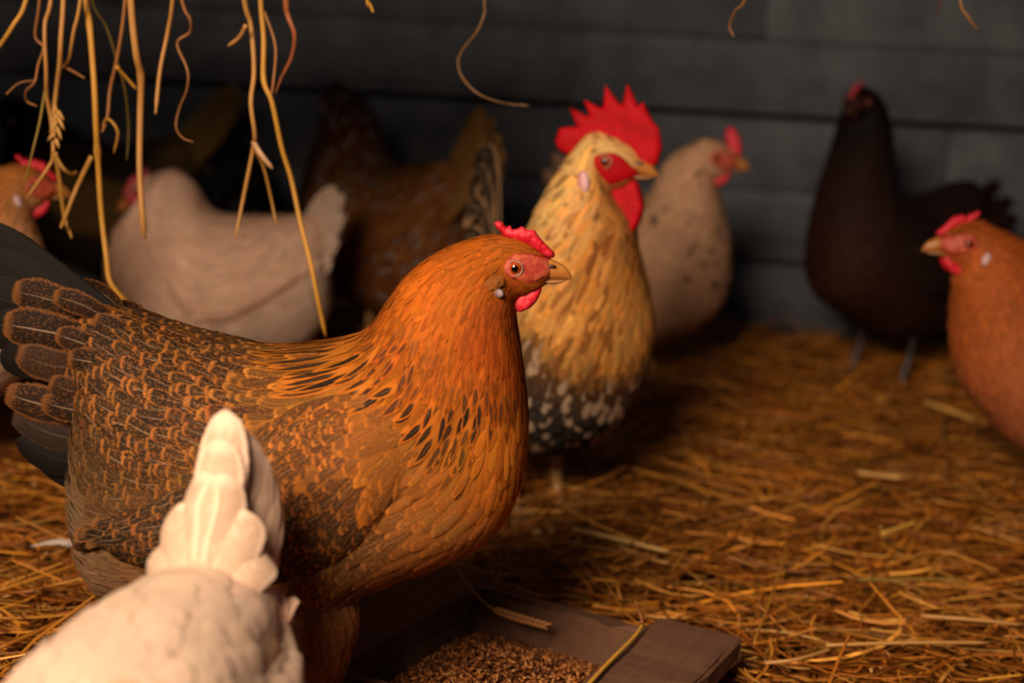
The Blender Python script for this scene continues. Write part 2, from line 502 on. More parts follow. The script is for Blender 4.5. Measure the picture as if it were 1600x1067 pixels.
def long_feather(name, pts, width, face, A, B, par, parent, arch=0.12, tip=0.35, rows=16, cols=7):
    """one big tail or wing feather along a 3-D centre line; face = direction its flat side looks"""
    C = catmull(pts, rows); Tn = np.gradient(C, axis=0); Tn /= np.linalg.norm(Tn, axis=1)[:, None]
    face = np.asarray(face, float)
    Sd = np.cross(Tn, face); Sd /= np.linalg.norm(Sd, axis=1)[:, None]
    Nn = np.cross(Sd, Tn)
    v = np.linspace(0, 1, rows); u = np.linspace(-1, 1, cols)
    prof = np.clip(v / 0.25, 0, 1) ** 0.6 * (0.55 + 0.45 * np.clip(v / 0.7, 0, 1)) * np.clip(1 - ((v - tip) / (1 - tip)).clip(0) ** 2.3, 0, 1) ** 0.5 + 0.03
    wd = 0.5 * width * prof[:, None] * u[None]
    V = C[:, None] + Sd[:, None] * wd[..., None] - Nn[:, None] * (arch * width * (u ** 2)[None] * prof[:, None])[..., None]
    uv = np.stack(np.meshgrid(np.linspace(0, 1, cols), np.linspace(0, 1, rows)), -1).reshape(-1, 2)
    k = rows * cols
    r4 = lambda a: np.tile(np.asarray(a, float), (k, 1))
    return mesh_obj(name, V.reshape(-1, 3), grid_faces(rows, cols), MAT_FEATHER, parent, uv=uv,
                    attrs={'col_a': r4(A), 'col_b': r4(B), 'par': r4(par)})

# ------------------------------------------------------------------ flat fleshy pieces: combs, wattles
def pillow(name, outline, y0, thick, mat, parent, cell=0.0016, rim=0.006, lump=0.0, tilt=0.0, smooth_n=None, curve=None):
    """outline (x,z) -> a rounded slab about the plane y=y0; tilt leans it sideways with height"""
    O = np.asarray(outline, float)
    if smooth_n:
        O = catmull(np.vstack([O, O[:1]]), smooth_n)[:-1]
    lo = O.min(0) - cell; hi = O.max(0) + cell
    nx, nz = int((hi[0] - lo[0]) / cell) + 2, int((hi[1] - lo[1]) / cell) + 2
    X, Z = np.meshgrid(lo[0] + cell * np.arange(nx), lo[1] + cell * np.arange(nz), indexing='ij')
    A, B = O, np.roll(O, -1, 0)
    def inside(x, z):
        r = np.zeros(x.shape, bool)
        for (ax, az), (bx_, bz) in zip(A, B):
            if az == bz: continue
            c = ((az > z) != (bz > z)) & (x < (bx_ - ax) * (z - az) / (bz - az) + ax)
            r ^= c
        return r
    ins = inside(X[:-1, :-1] + cell / 2, Z[:-1, :-1] + cell / 2)
    used = np.zeros((nx, nz), bool); full = np.ones((nx, nz), bool)
    for di in (0, 1):
        for dj in (0, 1):
            used[di:nx - 1 + di, dj:nz - 1 + dj] |= ins
            full[di:nx - 1 + di, dj:nz - 1 + dj] &= ins
    full[0] = full[-1] = False; full[:, 0] = full[:, -1] = False
    bnd = used & ~full
    P = np.stack([X, Z], -1)
    d = np.full((nx, nz), 9.0); near = P.copy()
    for a, b in zip(A, B):
        ab = b - a; l2 = max(ab @ ab, 1e-12)
        f = np.clip(((P - a) @ ab) / l2, 0, 1)[..., None]
        q = a + f * ab; dd = np.linalg.norm(P - q, axis=-1)
        m = dd < d
        d[m] = dd[m]; near[m] = q[m]
    P[bnd] = near[bnd]; d[bnd] = 0
    x = np.clip(d / rim, 0, 1); h = thick * np.sqrt(1 - (1 - x) ** 2)
    if lump:
        h = h * (1 + lump * (np.sin(P[..., 0] * 900 + 2 * np.sin(P[..., 1] * 500)) * np.sin(P[..., 1] * 800 + 1.7 * np.sin(P[..., 0] * 430))))
    yc = y0 + tilt * (P[..., 1] - O[:, 1].min())
    if curve is not None: yc = yc + curve(P[..., 0], P[..., 1])
    idx = -np.ones((nx, nz), int); idx[used] = np.arange(used.sum())
    nf = used.sum()
    V1 = np.stack([P[..., 0], yc + h, P[..., 1]], -1)[used]
    V2 = np.stack([P[..., 0], yc - h, P[..., 1]], -1)[used]
    back = np.where(bnd[used], np.arange(nf), nf + np.cumsum(~bnd[used]) - 1)
    i, j = np.nonzero(ins)
    q = np.stack([idx[i, j], idx[i + 1, j], idx[i + 1, j + 1], idx[i, j + 1]], 1)
    V = np.vstack([V1, V2[~bnd[used]]])
    return mesh_obj(name, V, np.vstack([q, back[q][:, ::-1]]), mat, parent)

# ------------------------------------------------------------------ head template (eye frame, metres; x forward, z up)
def hp(pts, ex=805.0, ez=412.0, sc=1900.0):
    return (np.asarray(pts, float) - (ex, ez)) * (1 / sc, -1 / sc)
HEAD_SECS = [((770, 368), (806, 464), .0235), ((805, 372), (822, 460), .0195), ((834, 386), (838, 452), .0150),
             ((855, 404), (850, 443), .0100), ((863, 416), (860, 438), .0040)]
UP_BEAK = [((842, 400), (842, 432), .0085), ((858, 404), (856, 435), .0078), ((870, 409), (868, 437), .0062), ((881, 416), (880, 437), .0042),
           ((889, 426), (888, 437), .0022), ((892.5, 434), (891, 439), .0006)]
LOW_BEAK = [((838, 432), (842, 443), .0066), ((858, 435), (860, 443.5), .0056), ((873, 436), (874, 442), .0036), ((884, 436), (884, 438.5), .0010)]
FACE = [(788, 408), (794, 397), (806, 391), (820, 391), (834, 394), (848, 399), (862, 406), (868, 416), (862, 427), (848, 432), (838, 437), (826, 438), (810, 432), (796, 425), (789, 417)]
HEN_COMB = [(773, 347), (779, 344), (786, 346), (792, 355), (797, 349), (801, 357), (808, 357), (815, 352), (824, 358), (835, 358), (840, 367), (846, 374), (853, 382),
            (865, 394), (866, 402), (853, 404), (836, 392), (816, 380), (800, 374), (787, 371), (783, 362), (776, 355)]
HEN_WATTLE = [(842, 440), (829, 447), (815, 455), (803, 466), (800, 473), (804, 481), (813, 484), (826, 479), (837, 469), (843, 458), (846, 448)]
ROOSTER_COMB = [(871, 229), (877, 208), (902, 205), (891, 178), (921, 190), (911, 165), (940, 178), (942, 143), (967, 172), (974, 139), (992, 171), (998, 164),
                (1015, 193), (1024, 202), (1030, 227), (1025, 251), (1013, 262), (990, 262), (975, 252), (962, 240), (944, 238), (930, 240), (918, 246), (903, 248), (885, 245), (874, 236)]
ROOSTER_WATTLE = [(982, 270), (968, 280), (955, 297), (945, 318), (944, 334), (951, 352), (966, 364), (984, 356), (1000, 338), (1008, 314), (1005, 294), (997, 278)]

def rot2(P, a):
    c, s = math.cos(a), math.sin(a)
    P = np.asarray(P, float)
    return np.stack([P[..., 0] * c - P[..., 1] * s, P[..., 0] * s + P[..., 1] * c], -1)

def ball(name, c, r, mat, parent, attrs=None, n=20, m=24, squash=(1, 1, 1), colfun=None):
    th = np.linspace(0, np.pi, n); ph = np.linspace(0, 2 * np.pi, m, endpoint=False)
    G = np.stack([np.sin(th)[:, None] * np.cos(ph), np.cos(th)[:, None] * np.ones(m), np.sin(th)[:, None] * np.sin(ph)], -1)   # pole along +y
    V = G.reshape(-1, 3)
    at = {'col_a': colfun(V)} if colfun else None
    return mesh_obj(name, np.asarray(c) + V * r * np.asarray(squash), grid_faces(n, m, True), mat, parent, attrs=at)

def eye_cols(side):
    def f(V):
        a = np.arccos(np.clip(V[:, 1] * side, -1, 1))
        out = np.ones((len(V), 4))
        pup, ir = lin((8, 5, 4)), lin((176, 70, 22))
        k = np.clip((a - 0.46) / 0.07, 0, 1)[:, None]; e = np.clip((a - 0.86) / 0.12, 0, 1)[:, None]
        out[:, :3] = (pup * (1 - k) + ir * k) * (1 - e) + lin((40, 22, 14)) * e
        return out
    return f

def rgba(c, a=1.0):
    return np.concatenate([lin(c), [a]])

class Bird:
    """local frame: feet at z=0, beak towards +x. body = rows ((Tx,Tz),(Bx,Bz),w) from rear to neck, then the head template is added"""
    def __init__(self, name, loc, yaw, body, eye, head_pitch=0.0, head_scale=1.0, head_yaw=0.0, neck_from=9, hwid=1.0, power=2.2, grid=(110, 64)):
        self.root = link(bpy.data.objects.new(name, None))
        self.root.location = loc; self.root.rotation_euler.z = yaw
        self.yaw = yaw; self.loc = np.asarray(loc, float)
        self.eye = np.asarray(eye, float); self.hpitch = head_pitch; self.hs = head_scale; self.hyaw = head_yaw
        rows = [(*T, *B, w) for T, B, w in body]
        for T, B, w in HEAD_SECS:
            rows.append((*self.h2(hp([T]))[0], *self.h2(hp([B]))[0], w * head_scale * hwid))
        self.nsec = len(rows); self.nbody = len(body)
        G = loft_grid(rows, *grid, power=power)
        self.pivot = None; self.G0 = G.copy()
        if head_yaw:
            s = np.linspace(0, self.nsec - 1, grid[0])
            k = np.clip((s - neck_from) / (self.nbody - neck_from), 0, 1); k = k * k * (3 - 2 * k)
            i = int(round((neck_from + self.nbody) / 2 / (self.nsec - 1) * (grid[0] - 1)))
            self.pivot = G[i].mean(0)
            G = self.turn(G, (k * head_yaw)[:, None])
        self.surf = Surf(G, True).flip()
        if ((self.surf.G - G.mean((0, 1))) * self.surf.N).sum() < 0: self.surf.flip()
        self.parts_V = []
    def turn(self, P, a):
        P = np.asarray(P, float); q = P - self.pivot
        c, s = np.cos(a), np.sin(a)
        return np.stack([q[..., 0] * c - q[..., 1] * s, q[..., 0] * s + q[..., 1] * c, q[..., 2]], -1) + self.pivot
    def h2(self, P):                       # eye frame (x,z) -> bird local (x,z)
        return rot2(np.asarray(P) * self.hs, self.hpitch) + self.eye
    def k_of(self, s):                     # section index
        return s * (self.nsec - 1)
    def finish(self, o):
        """turn a head piece with the head"""
        if self.hyaw:
            me = o.data; n = len(me.vertices)
            V = np.empty(n * 3, np.float32); me.vertices.foreach_get('co', V)
            me.vertices.foreach_set('co', self.turn(V.reshape(-1, 3), self.hyaw).astype(np.float32).reshape(-1)); me.update()
        return o
    def flank(self, x, z):
        """half width of the bird at a side-view point"""
        g = self.G0.reshape(-1, 3); g = g[g[:, 1] > 0]
        d = np.hypot(g[:, 0] - x, g[:, 2] - z); q = np.argsort(d)[:4]
        return float(g[q, 1].mean())
    # --- continuous body: torso, neck, head and thighs in one skin
    def body(self, colfun, thighs=(), voxel=0.006):
        V, Fc = closed_data(self.surf.G); off = len(V)
        Vs, Fs = [V], list(Fc)
        for G in thighs:
            v, f = closed_data(G); Vs.append(v); Fs += [x + off for x in f]; off += len(v)
        o = mesh_obj('body', np.vstack(Vs), Fs, None, None)
        md = o.modifiers.new('r', 'REMESH'); md.mode = 'VOXEL'; md.voxel_size = voxel
        sm = o.modifiers.new('s', 'SMOOTH'); sm.factor = 0.5; sm.iterations = 3
        dg = bpy.context.evaluated_depsgraph_get()
        me = bpy.data.meshes.new_from_object(o.evaluated_get(dg))
        o.modifiers.clear(); old = o.data; o.data = me; bpy.data.meshes.remove(old)
        me.name = 'body'
        n = len(me.vertices); P = np.empty(n * 3, np.float32); me.vertices.foreach_get('co', P); P = P.reshape(-1, 3)
        # sample colours of the nearest surface point
        S = self.surf; kd = kdtree.KDTree(S.n * S.m // 4)
        pts = [(i, j) for i in range(0, S.n, 2) for j in range(0, S.m, 2)]
        for q, (i, j) in enumerate(pts): kd.insert(S.G[i, j], q)
        kd.balance()
        near = np.array([pts[kd.find(p)[1]] for p in P])
        A, B, par, *_ = colfun(near[:, 0] / (S.n - 1), near[:, 1] / S.m, P)
        mixd = (0.85 * np.maximum(par[:, 0] * 0.4, par[:, 1]))[:, None]
        C = A.copy(); C[:, :3] = A[:, :3] * (1 - mixd) + B[:, :3] * mixd
        at = me.attributes.new('col_a', 'FLOAT_COLOR', 'POINT'); at.data.foreach_set('color', C.astype(np.float32).reshape(-1))
        me.polygons.foreach_set('use_smooth', np.ones(len(me.polygons), bool))
        me.materials.append(MAT_DOWN)
        o.parent = self.root
        return o
    # --- feathers on a surface
    def plumage(self, surf, colfun, dens=1.0, smin=0.0, smax=1.0, name='plumage', singles=0, skip=None, spots=None, jit=1.0):
        rad = lambda s, t, P: rad_of(colfun(s, t, P), dens)
        s, t = scatter(surf, rad, smin=smin, smax=smax)
        P = surf.P(s, t)
        if skip is not None:
            k = ~skip(s, t, P); s, t, P = s[k], t[k], P[k]
        A, B, par, W, L, drift, lift, tipsh = colfun(s, t, P)
        n = len(s)
        A = A.copy(); B = B.copy(); par = par.copy()
        A[:, :3] *= np.exp(rng.normal(0, 0.13 * jit, (n, 1))); A[:, :3] *= np.exp(rng.normal(0, 0.04 * jit, (n, 3)))
        par[:, 3] = rng.uniform(0, 1, n)
        if spots is not None: spots(self.k_of(s), t, P, A, B, par)
        L = L * rng.uniform(0.85, 1.15, n); W = W * rng.uniform(0.88, 1.12, n)
        V = feather_geo(surf, s, t, L, W, drift + rng.normal(0, 0.12, n), lift * rng.uniform(0.6, 1.4, n), tipsh)
        if singles:
            # those that show largest towards the viewer become parts of their own
            M = np.array(Matrix.Rotation(self.yaw, 3, 'Z'))
            Vw = V.reshape(n, -1, 3) @ M.T + self.loc
            Nw = surf.Nn(s, t) @ M.T
            c = Vw.mean(1); d = np.array([0, 0, CAM_H]) - c; d /= np.linalg.norm(d, axis=1)[:, None]
            px = project(c)
            vis = (px[:, 0] > 0) & (px[:, 0] < 1600) & (px[:, 1] > 0) & (px[:, 1] < 1067)
            score = L * W * np.clip((Nw * d).sum(1) - 0.15, 0, 1) * vis
            pick = np.argsort(-score)[:singles]; pick = pick[score[pick] > 0]
            for q in pick:
                feather_mesh('feather', V[q:q + 1], A[q:q + 1], B[q:q + 1], par[q:q + 1], self.root)
            keep = np.ones(n, bool); keep[pick] = False
            V, A, B, par = V[keep], A[keep], B[keep], par[keep]
        if len(V):
            o = feather_mesh(name, V, A, B, par, self.root); o['kind'] = 'stuff'
        return n
    # --- wing shell that lies on the flank
    def wing_surf(self, top, bot, side, thick=0.012, n=40, m=24):
        T = catmull(top, n); B = catmull(bot, n)
        b = np.linspace(0, 1, m)
        XZ = T[:, None] * (1 - b[None, :, None]) + B[:, None] * b[None, :, None]
        S = self.surf
        g = S.G[: int(S.n * 0.75)].reshape(-1, 3); g = g[(g[:, 1] * side) > 0]
        kd = kdtree.KDTree(len(g))
        for q, p in enumerate(g): kd.insert((p[0], 0, p[2]), q)
        kd.balance()
        Y = np.zeros((n, m))
        for i in range(n):
            for j in range(m):
                ww, yy = 0, 0
                for _, q, d in kd.find_n((XZ[i, j, 0], 0, XZ[i, j, 1]), 6):
                    w = 1 / (d + 0.002) ** 2; ww += w; yy += w * abs(g[q, 1])
                Y[i, j] = yy / ww
        a = np.linspace(0, 1, n)[:, None]
        sm = lambda x: np.clip(x, 0, 1) ** 2 * (3 - 2 * np.clip(x, 0, 1))
        bump = thick * sm(a / 0.45) * np.clip(1 - a ** 8, 0, 1) * sm(b[None] / 0.5) * (1 - b[None] ** 8) + 0.001 - 0.005 * (1 - sm(a / 0.3))
        Yp = Y.copy()
        for _ in range(4):
            Yp[1:-1] = (Yp[:-2] + Yp[2:] + 2 * Yp[1:-1]) / 4; Yp[:, 1:-1] = (Yp[:, :-2] + Yp[:, 2:] + 2 * Yp[:, 1:-1]) / 4
        G = np.stack([XZ[..., 0], side * (Yp + bump), XZ[..., 1]], -1)[::-1]     # s: tip -> shoulder
        sf = Surf(np.ascontiguousarray(G), False)
        if (sf.N[..., 1].mean() * side) < 0: sf.flip()
        return sf
    # --- face, eyes, beak, comb, wattles
    def head(self, comb=None, wattle=None, comb_mat=None, wattle_mat=None, comb_thick=0.0042, comb_tilt=0.0, face_mat=None, lobe_mat=None, lobe=True, eye_sub=True, face_size=1.0, face=None, lobe_pos=(774, 440),
             lobe_size=(10, 15), lobe_thick=.003, comb_cell=0.0016, lump=0.2, beak_mat=None, wat_thick=0.003):
        r, hs = self.root, self.hs
        comb = HEN_COMB if comb is None else comb; comb_mat = comb_mat or MAT_COMB; wattle_mat = wattle_mat or comb_mat
        fin = self.finish
        if isinstance(comb, list): comb = hp(comb)
        fin(pillow('comb', self.h2(comb), 0.0, comb_thick * hs, comb_mat, r, comb_cell * hs, 0.008 * hs, lump, tilt=comb_tilt))
        wat = hp(HEN_WATTLE) if wattle is None else wattle
        for sd in (-1, 1):
            fin(pillow('wattle', self.h2(wat), sd * 0.0085 * hs, wat_thick * hs, wattle_mat, r, 0.0016 * hs, 0.007 * hs, lump, smooth_n=40, tilt=-sd * 0.12))
        for nm, secs, mt in (('upper_beak', UP_BEAK, beak_mat or MAT_BEAK), ('lower_beak', LOW_BEAK, MAT_BEAK_LOW)):
            rows = [(*self.h2(hp([T]))[0], *self.h2(hp([B]))[0], w * hs) for T, B, w in secs]
            V, Fc = closed_data(loft_grid(rows, 22, 20, 2.0))
            ob = fin(mesh_obj(nm, V, Fc, mt, r))
            if nm == 'upper_beak' and eye_sub:
                for sd in (-1, 1):
                    c = self.h2(hp([(860, 414)]))[0]
                    fin(ball('nostril', (c[0], sd * 0.0072 * hs, c[1]), 0.0034 * hs, MAT_NOSTRIL, ob, squash=(1.25, 0.35, 0.5), n=8, m=10))
        # bare red face: a thin skin on either side of the head
        S = self.surf
        S0 = getattr(self, 'flat', None)
        fc = hp(FACE) if face is None else face
        fc = (fc - fc.mean(0)) * face_size + fc.mean(0)
        rows = [(*self.h2(hp([T]))[0], *self.h2(hp([B]))[0], w * hs) for T, B, w in HEAD_SECS]
        Gh = loft_grid(rows, 60, 48, 2.2)
        for sd in (-1, 1):
            g = Gh.reshape(-1, 3); g = g[g[:, 1] * sd > 0]
            kd = kdtree.KDTree(len(g))
            for q, p in enumerate(g): kd.insert((p[0], 0, p[2]), q)
            kd.balance()
            def cv(x, z):
                out = np.zeros(x.shape)
                for i in np.ndindex(x.shape):
                    hit = kd.find_n((x[i], 0, z[i]), 4)
                    w = [1 / (h[2] + 0.0006) ** 2 for h in hit]
                    out[i] = sum(a * abs(g[h[1], 1]) for a, h in zip(w, hit)) / sum(w)
                return sd * out
            fin(pillow('face', self.h2(fc), 0.0, 0.0013 * hs, face_mat or MAT_FACE, r, 0.0016 * hs, 0.005 * hs, 0.15, smooth_n=50, curve=cv))
            ec = self.h2(hp([(805, 412)]))[0]
            ey = abs(float(cv(np.array([ec[0]]), np.array([ec[1]]))[0]))
            e = fin(ball('eye', (ec[0], sd * (ey - 0.0022 * hs), ec[1]), 0.0064 * hs, MAT_EYE, r, colfun=eye_cols(sd), n=40, m=28))
            if eye_sub:
                a = np.linspace(0, 2 * np.pi, 28)
                ring = np.stack([ec[0] + 0.0061 * hs * np.cos(a), np.full(28, sd * (ey + 0.0012 * hs)), ec[1] + 0.0058 * hs * np.sin(a)], -1)
                V, Fq = tube_data(ring, 0.0007 * hs, 8, False)
                fin(mesh_obj('eyelid', V, Fq, MAT_LID, e))
            if lobe:
                lc = self.h2(hp([lobe_pos]))[0]
                a = np.linspace(0, 2 * np.pi, 16, endpoint=False)
                ol = hp([(lobe_pos[0] + lobe_size[0] * math.cos(q) + 0.25 * lobe_size[0] * math.sin(q), lobe_pos[1] + lobe_size[1] * math.sin(q)) for q in a])
                fin(pillow('earlobe', self.h2(ol), sd * (self.flank(*lc) + 0.0024), lobe_thick * hs, lobe_mat or MAT_LOBE, r, 0.0016 * hs, 0.006 * hs, 0.1))
    def legs(self, xs, hip_z=0.13, spread=0.042, mat=None, scale=1.0):
        """xs: (right foot x, left foot x)"""
        for sd, x in zip((-1, 1), xs):
            y = sd * spread
            sh = catmull([(x - 0.012, y, hip_z), (x - 0.016, y, hip_z * 0.6), (x - 0.004, y, 0.03), (x + 0.002, y, 0.012)], 12)
            rr = np.interp(np.linspace(0, 1, 12), [0, 0.3, 0.8, 1], [0.0085, 0.0062, 0.0065, 0.0085]) * scale
            leg = tube('leg', sh, rr, mat or MAT_LEG, self.root, 10)
            for k, (ang, ln) in enumerate(((-0.5, 0.058), (0.0, 0.07), (0.5, 0.058), (math.pi, 0.03))):
                d = np.array([math.cos(ang), math.sin(ang), 0])
                p0 = np.array([x + 0.002, y, 0.011])
                pts = catmull([p0, p0 + d * ln * 0.4 + (0, 0, 0.003), p0 + d * ln * 0.8 - (0, 0, 0.003), p0 + d * ln * 1.02 - (0, 0, 0.009)], 10)
                tube('toe', pts, np.interp(np.linspace(0, 1, 10), [0, 0.7, 0.85, 1], [0.0062, 0.005, 0.0035, 0.0008]) * scale, mat or MAT_LEG, leg, 8)

def idw(anchors, xz, power=4.0):
    """anchors: list of ((x,z), values...) -> interpolated rows of values"""
    C = np.array([a[0] for a in anchors], float); Vv = np.array([np.concatenate([np.ravel(x) for x in a[1:]]) for a in anchors])
    d = np.linalg.norm(xz[:, None] - C[None], axis=-1) + 1e-6
    w = 1 / d ** power
    return (w @ Vv) / w.sum(1)[:, None]

# col fun from anchors: values A(3) B(3) stripe mottle fray L W drift lift tip   (L, W, lift in mm)
def anchor_colfun(anchors, to_xz=lambda P: P[:, [0, 2]], gain=(1, 1, 1), soft=1.0, freq=1.0):
    rows = [(a[0], lin(a[1]) * gain, lin(a[2]) * gain, a[3]) for a in anchors]
    def f(s, t, P):
        R = idw(rows, to_xz(P)); n = len(R); one = np.ones((n, 1))
        A = np.hstack([R[:, 0:3], one]); B = np.hstack([R[:, 3:6], one * freq])
        par = np.hstack([R[:, 6:9], np.full((n, 1), .5)])
        return A, B, par, R[:, 10] / 1000, R[:, 9] / 1000, R[:, 11], R[:, 12] / 1000 * soft, R[:, 13]
    return f

# ================================================================== the brown hen in focus
def tracer(root, Y, facing=1):
    """pixel -> bird-local (x,z) on the vertical plane through the bird"""
    def f(p):
        w = on_y(p[0], p[1], Y) - root
        return (w[0] * facing, w[2])
    return f
def px_scale(px, py, Y):
    return 1.0 / np.linalg.norm(on_y(px + 1, py, Y) - on_y(px, py, Y))

def main_hen():
    root = on_z(500, 1172); Y = root[1]
    tr = tracer(root, Y)
    sc = px_scale(700, 600, Y)
    secs = [((104, 560), (108, 606), .010), ((140, 486), (130, 690), .034), ((200, 484), (128, 822), .058), ((265, 506), (168, 915), .078), ((340, 528), (258, 965), .090),
            ((420, 544), (370, 1005), .097), ((490, 540), (474, 985), .100), ((548, 529), (575, 915), .099), ((575, 514), (688, 873), .093), ((590, 496), (762, 835), .084),
            ((604, 474), (804, 780), .073), ((620, 451), (823, 700), .062), ((643, 425), (822, 620), .052), ((680, 398), (813, 545), .043), ((725, 378), (806, 495), .033)]
    body = [(tr(T), tr(B), w) for T, B, w in secs]
    b = Bird('brown_hen', tuple(root), 0.0, body, tr((805, 412)), head_pitch=ROLL, head_scale=1900 / sc, neck_from=9, grid=(150, 96))
    OR, DK = (186, 84, 18), (26, 15, 9)
    # ((px,py), rim colour, centre colour, (stripe, mottle, fray, L, W, drift, lift, tip))
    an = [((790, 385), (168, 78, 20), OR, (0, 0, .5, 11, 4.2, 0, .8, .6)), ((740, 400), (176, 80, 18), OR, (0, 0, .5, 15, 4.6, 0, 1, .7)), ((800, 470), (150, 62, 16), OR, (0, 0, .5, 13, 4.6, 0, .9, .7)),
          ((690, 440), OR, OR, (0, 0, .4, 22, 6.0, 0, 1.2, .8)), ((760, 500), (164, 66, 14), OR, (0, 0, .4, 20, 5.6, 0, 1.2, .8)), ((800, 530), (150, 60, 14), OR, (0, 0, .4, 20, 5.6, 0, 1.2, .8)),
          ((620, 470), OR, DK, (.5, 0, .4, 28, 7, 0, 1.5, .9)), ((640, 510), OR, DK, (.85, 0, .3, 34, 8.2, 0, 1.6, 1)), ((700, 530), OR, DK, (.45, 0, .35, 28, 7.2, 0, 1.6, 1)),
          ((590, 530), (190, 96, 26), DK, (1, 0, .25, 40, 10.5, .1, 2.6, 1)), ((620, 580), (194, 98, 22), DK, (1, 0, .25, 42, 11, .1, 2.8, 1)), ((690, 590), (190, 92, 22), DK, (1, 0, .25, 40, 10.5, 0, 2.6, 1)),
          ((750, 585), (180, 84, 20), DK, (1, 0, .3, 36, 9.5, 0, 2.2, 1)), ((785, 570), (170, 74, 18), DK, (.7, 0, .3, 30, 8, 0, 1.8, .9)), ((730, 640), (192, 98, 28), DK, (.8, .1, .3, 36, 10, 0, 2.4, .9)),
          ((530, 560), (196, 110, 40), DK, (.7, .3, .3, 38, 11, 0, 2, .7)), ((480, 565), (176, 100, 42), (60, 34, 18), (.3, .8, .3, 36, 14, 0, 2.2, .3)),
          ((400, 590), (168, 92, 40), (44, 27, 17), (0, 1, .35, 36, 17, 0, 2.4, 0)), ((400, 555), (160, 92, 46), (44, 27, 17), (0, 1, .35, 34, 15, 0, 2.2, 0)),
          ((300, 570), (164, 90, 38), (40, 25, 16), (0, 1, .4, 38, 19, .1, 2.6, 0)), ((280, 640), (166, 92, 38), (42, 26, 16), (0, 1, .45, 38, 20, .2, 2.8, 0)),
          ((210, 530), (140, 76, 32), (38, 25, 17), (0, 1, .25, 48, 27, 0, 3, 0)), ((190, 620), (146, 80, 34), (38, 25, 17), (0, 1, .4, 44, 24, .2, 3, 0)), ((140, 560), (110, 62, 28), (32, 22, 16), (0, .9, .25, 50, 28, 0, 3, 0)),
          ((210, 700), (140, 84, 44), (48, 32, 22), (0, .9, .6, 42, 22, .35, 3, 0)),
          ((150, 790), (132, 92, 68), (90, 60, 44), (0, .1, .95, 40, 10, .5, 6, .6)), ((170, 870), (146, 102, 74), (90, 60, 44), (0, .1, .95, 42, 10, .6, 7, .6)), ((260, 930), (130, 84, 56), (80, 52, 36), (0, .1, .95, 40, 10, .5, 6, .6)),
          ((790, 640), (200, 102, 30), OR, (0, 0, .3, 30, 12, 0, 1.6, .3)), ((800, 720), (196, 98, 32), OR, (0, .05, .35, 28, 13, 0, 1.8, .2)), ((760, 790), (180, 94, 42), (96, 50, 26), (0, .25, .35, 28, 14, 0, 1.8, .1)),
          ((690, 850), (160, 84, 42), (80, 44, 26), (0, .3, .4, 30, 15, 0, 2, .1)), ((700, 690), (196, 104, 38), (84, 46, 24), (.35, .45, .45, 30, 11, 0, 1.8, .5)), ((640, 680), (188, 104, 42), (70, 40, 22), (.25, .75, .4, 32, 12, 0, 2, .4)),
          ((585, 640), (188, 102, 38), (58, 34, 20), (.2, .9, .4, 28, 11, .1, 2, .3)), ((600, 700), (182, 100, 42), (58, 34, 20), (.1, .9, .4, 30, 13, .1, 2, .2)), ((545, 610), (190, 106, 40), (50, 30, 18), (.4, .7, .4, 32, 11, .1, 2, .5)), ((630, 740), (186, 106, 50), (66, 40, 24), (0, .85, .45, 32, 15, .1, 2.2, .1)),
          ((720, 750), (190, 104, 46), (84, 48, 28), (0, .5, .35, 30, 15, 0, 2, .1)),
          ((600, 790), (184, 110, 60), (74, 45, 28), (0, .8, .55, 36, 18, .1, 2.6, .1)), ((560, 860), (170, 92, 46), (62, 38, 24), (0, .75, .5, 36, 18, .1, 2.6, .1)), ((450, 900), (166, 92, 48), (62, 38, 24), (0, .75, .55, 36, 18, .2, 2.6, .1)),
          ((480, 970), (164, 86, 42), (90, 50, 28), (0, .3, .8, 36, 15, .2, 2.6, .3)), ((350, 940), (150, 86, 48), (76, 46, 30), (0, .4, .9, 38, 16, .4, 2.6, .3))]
    an = [(tr(p), a, c, v) for p, a, c, v in an]
    GAIN = (1.0, 1.22, 1.15)
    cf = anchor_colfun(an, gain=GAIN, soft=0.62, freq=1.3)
    # thighs
    def thigh(side, dx=0.0):
        ax = [tr(p) for p in ((446, 880), (466, 940), (482, 1000), (490, 1050), (494, 1072))]
        r = [0.048, 0.050, 0.036, 0.021, 0.011]
        G = np.zeros((40, 32, 3)); A = catmull([(x + dx, z, q) for (x, z), q in zip(ax, r)], 40)
        an_ = np.linspace(0, 2 * np.pi, 32, endpoint=False)
        G[..., 0] = A[:, None, 0] + A[:, None, 2] * np.cos(an_) * 1.08
        G[..., 1] = side * 0.044 + A[:, None, 2] * np.sin(an_) * 0.85
        G[..., 2] = A[:, None, 1] + 0.18 * A[:, None, 2] * np.cos(an_)
        return G[::-1].copy()
    th = [thigh(-1), thigh(1, -0.09)]
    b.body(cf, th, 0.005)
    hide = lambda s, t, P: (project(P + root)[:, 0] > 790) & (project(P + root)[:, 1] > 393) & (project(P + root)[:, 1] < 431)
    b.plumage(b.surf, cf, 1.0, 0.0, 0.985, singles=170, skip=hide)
    tan_ = [((470, 900), (166, 92, 46), (70, 42, 26), (0, .6, .6, 32, 15, 0, 2.2, .1)), ((490, 1000), (164, 86, 44), (110, 60, 34), (0, .15, .8, 30, 10, 0, 2, .4)), ((494, 1060), (150, 78, 40), (90, 50, 30), (0, 0, .9, 22, 8, 0, 1.6, .5))]
    tcf = anchor_colfun([(tr(p), a, c, v) for p, a, c, v in tan_], gain=GAIN, soft=0.62, freq=1.3)
    for G in th:
        S = Surf(G, True)
        if ((S.G - G.mean((0, 1))) * S.N).sum() < 0: S.flip()
        # feathers run downwards: towards s = 0
        b.plumage(S, tcf, 1.0, 0.05, 1.0, name='thigh_plumage')
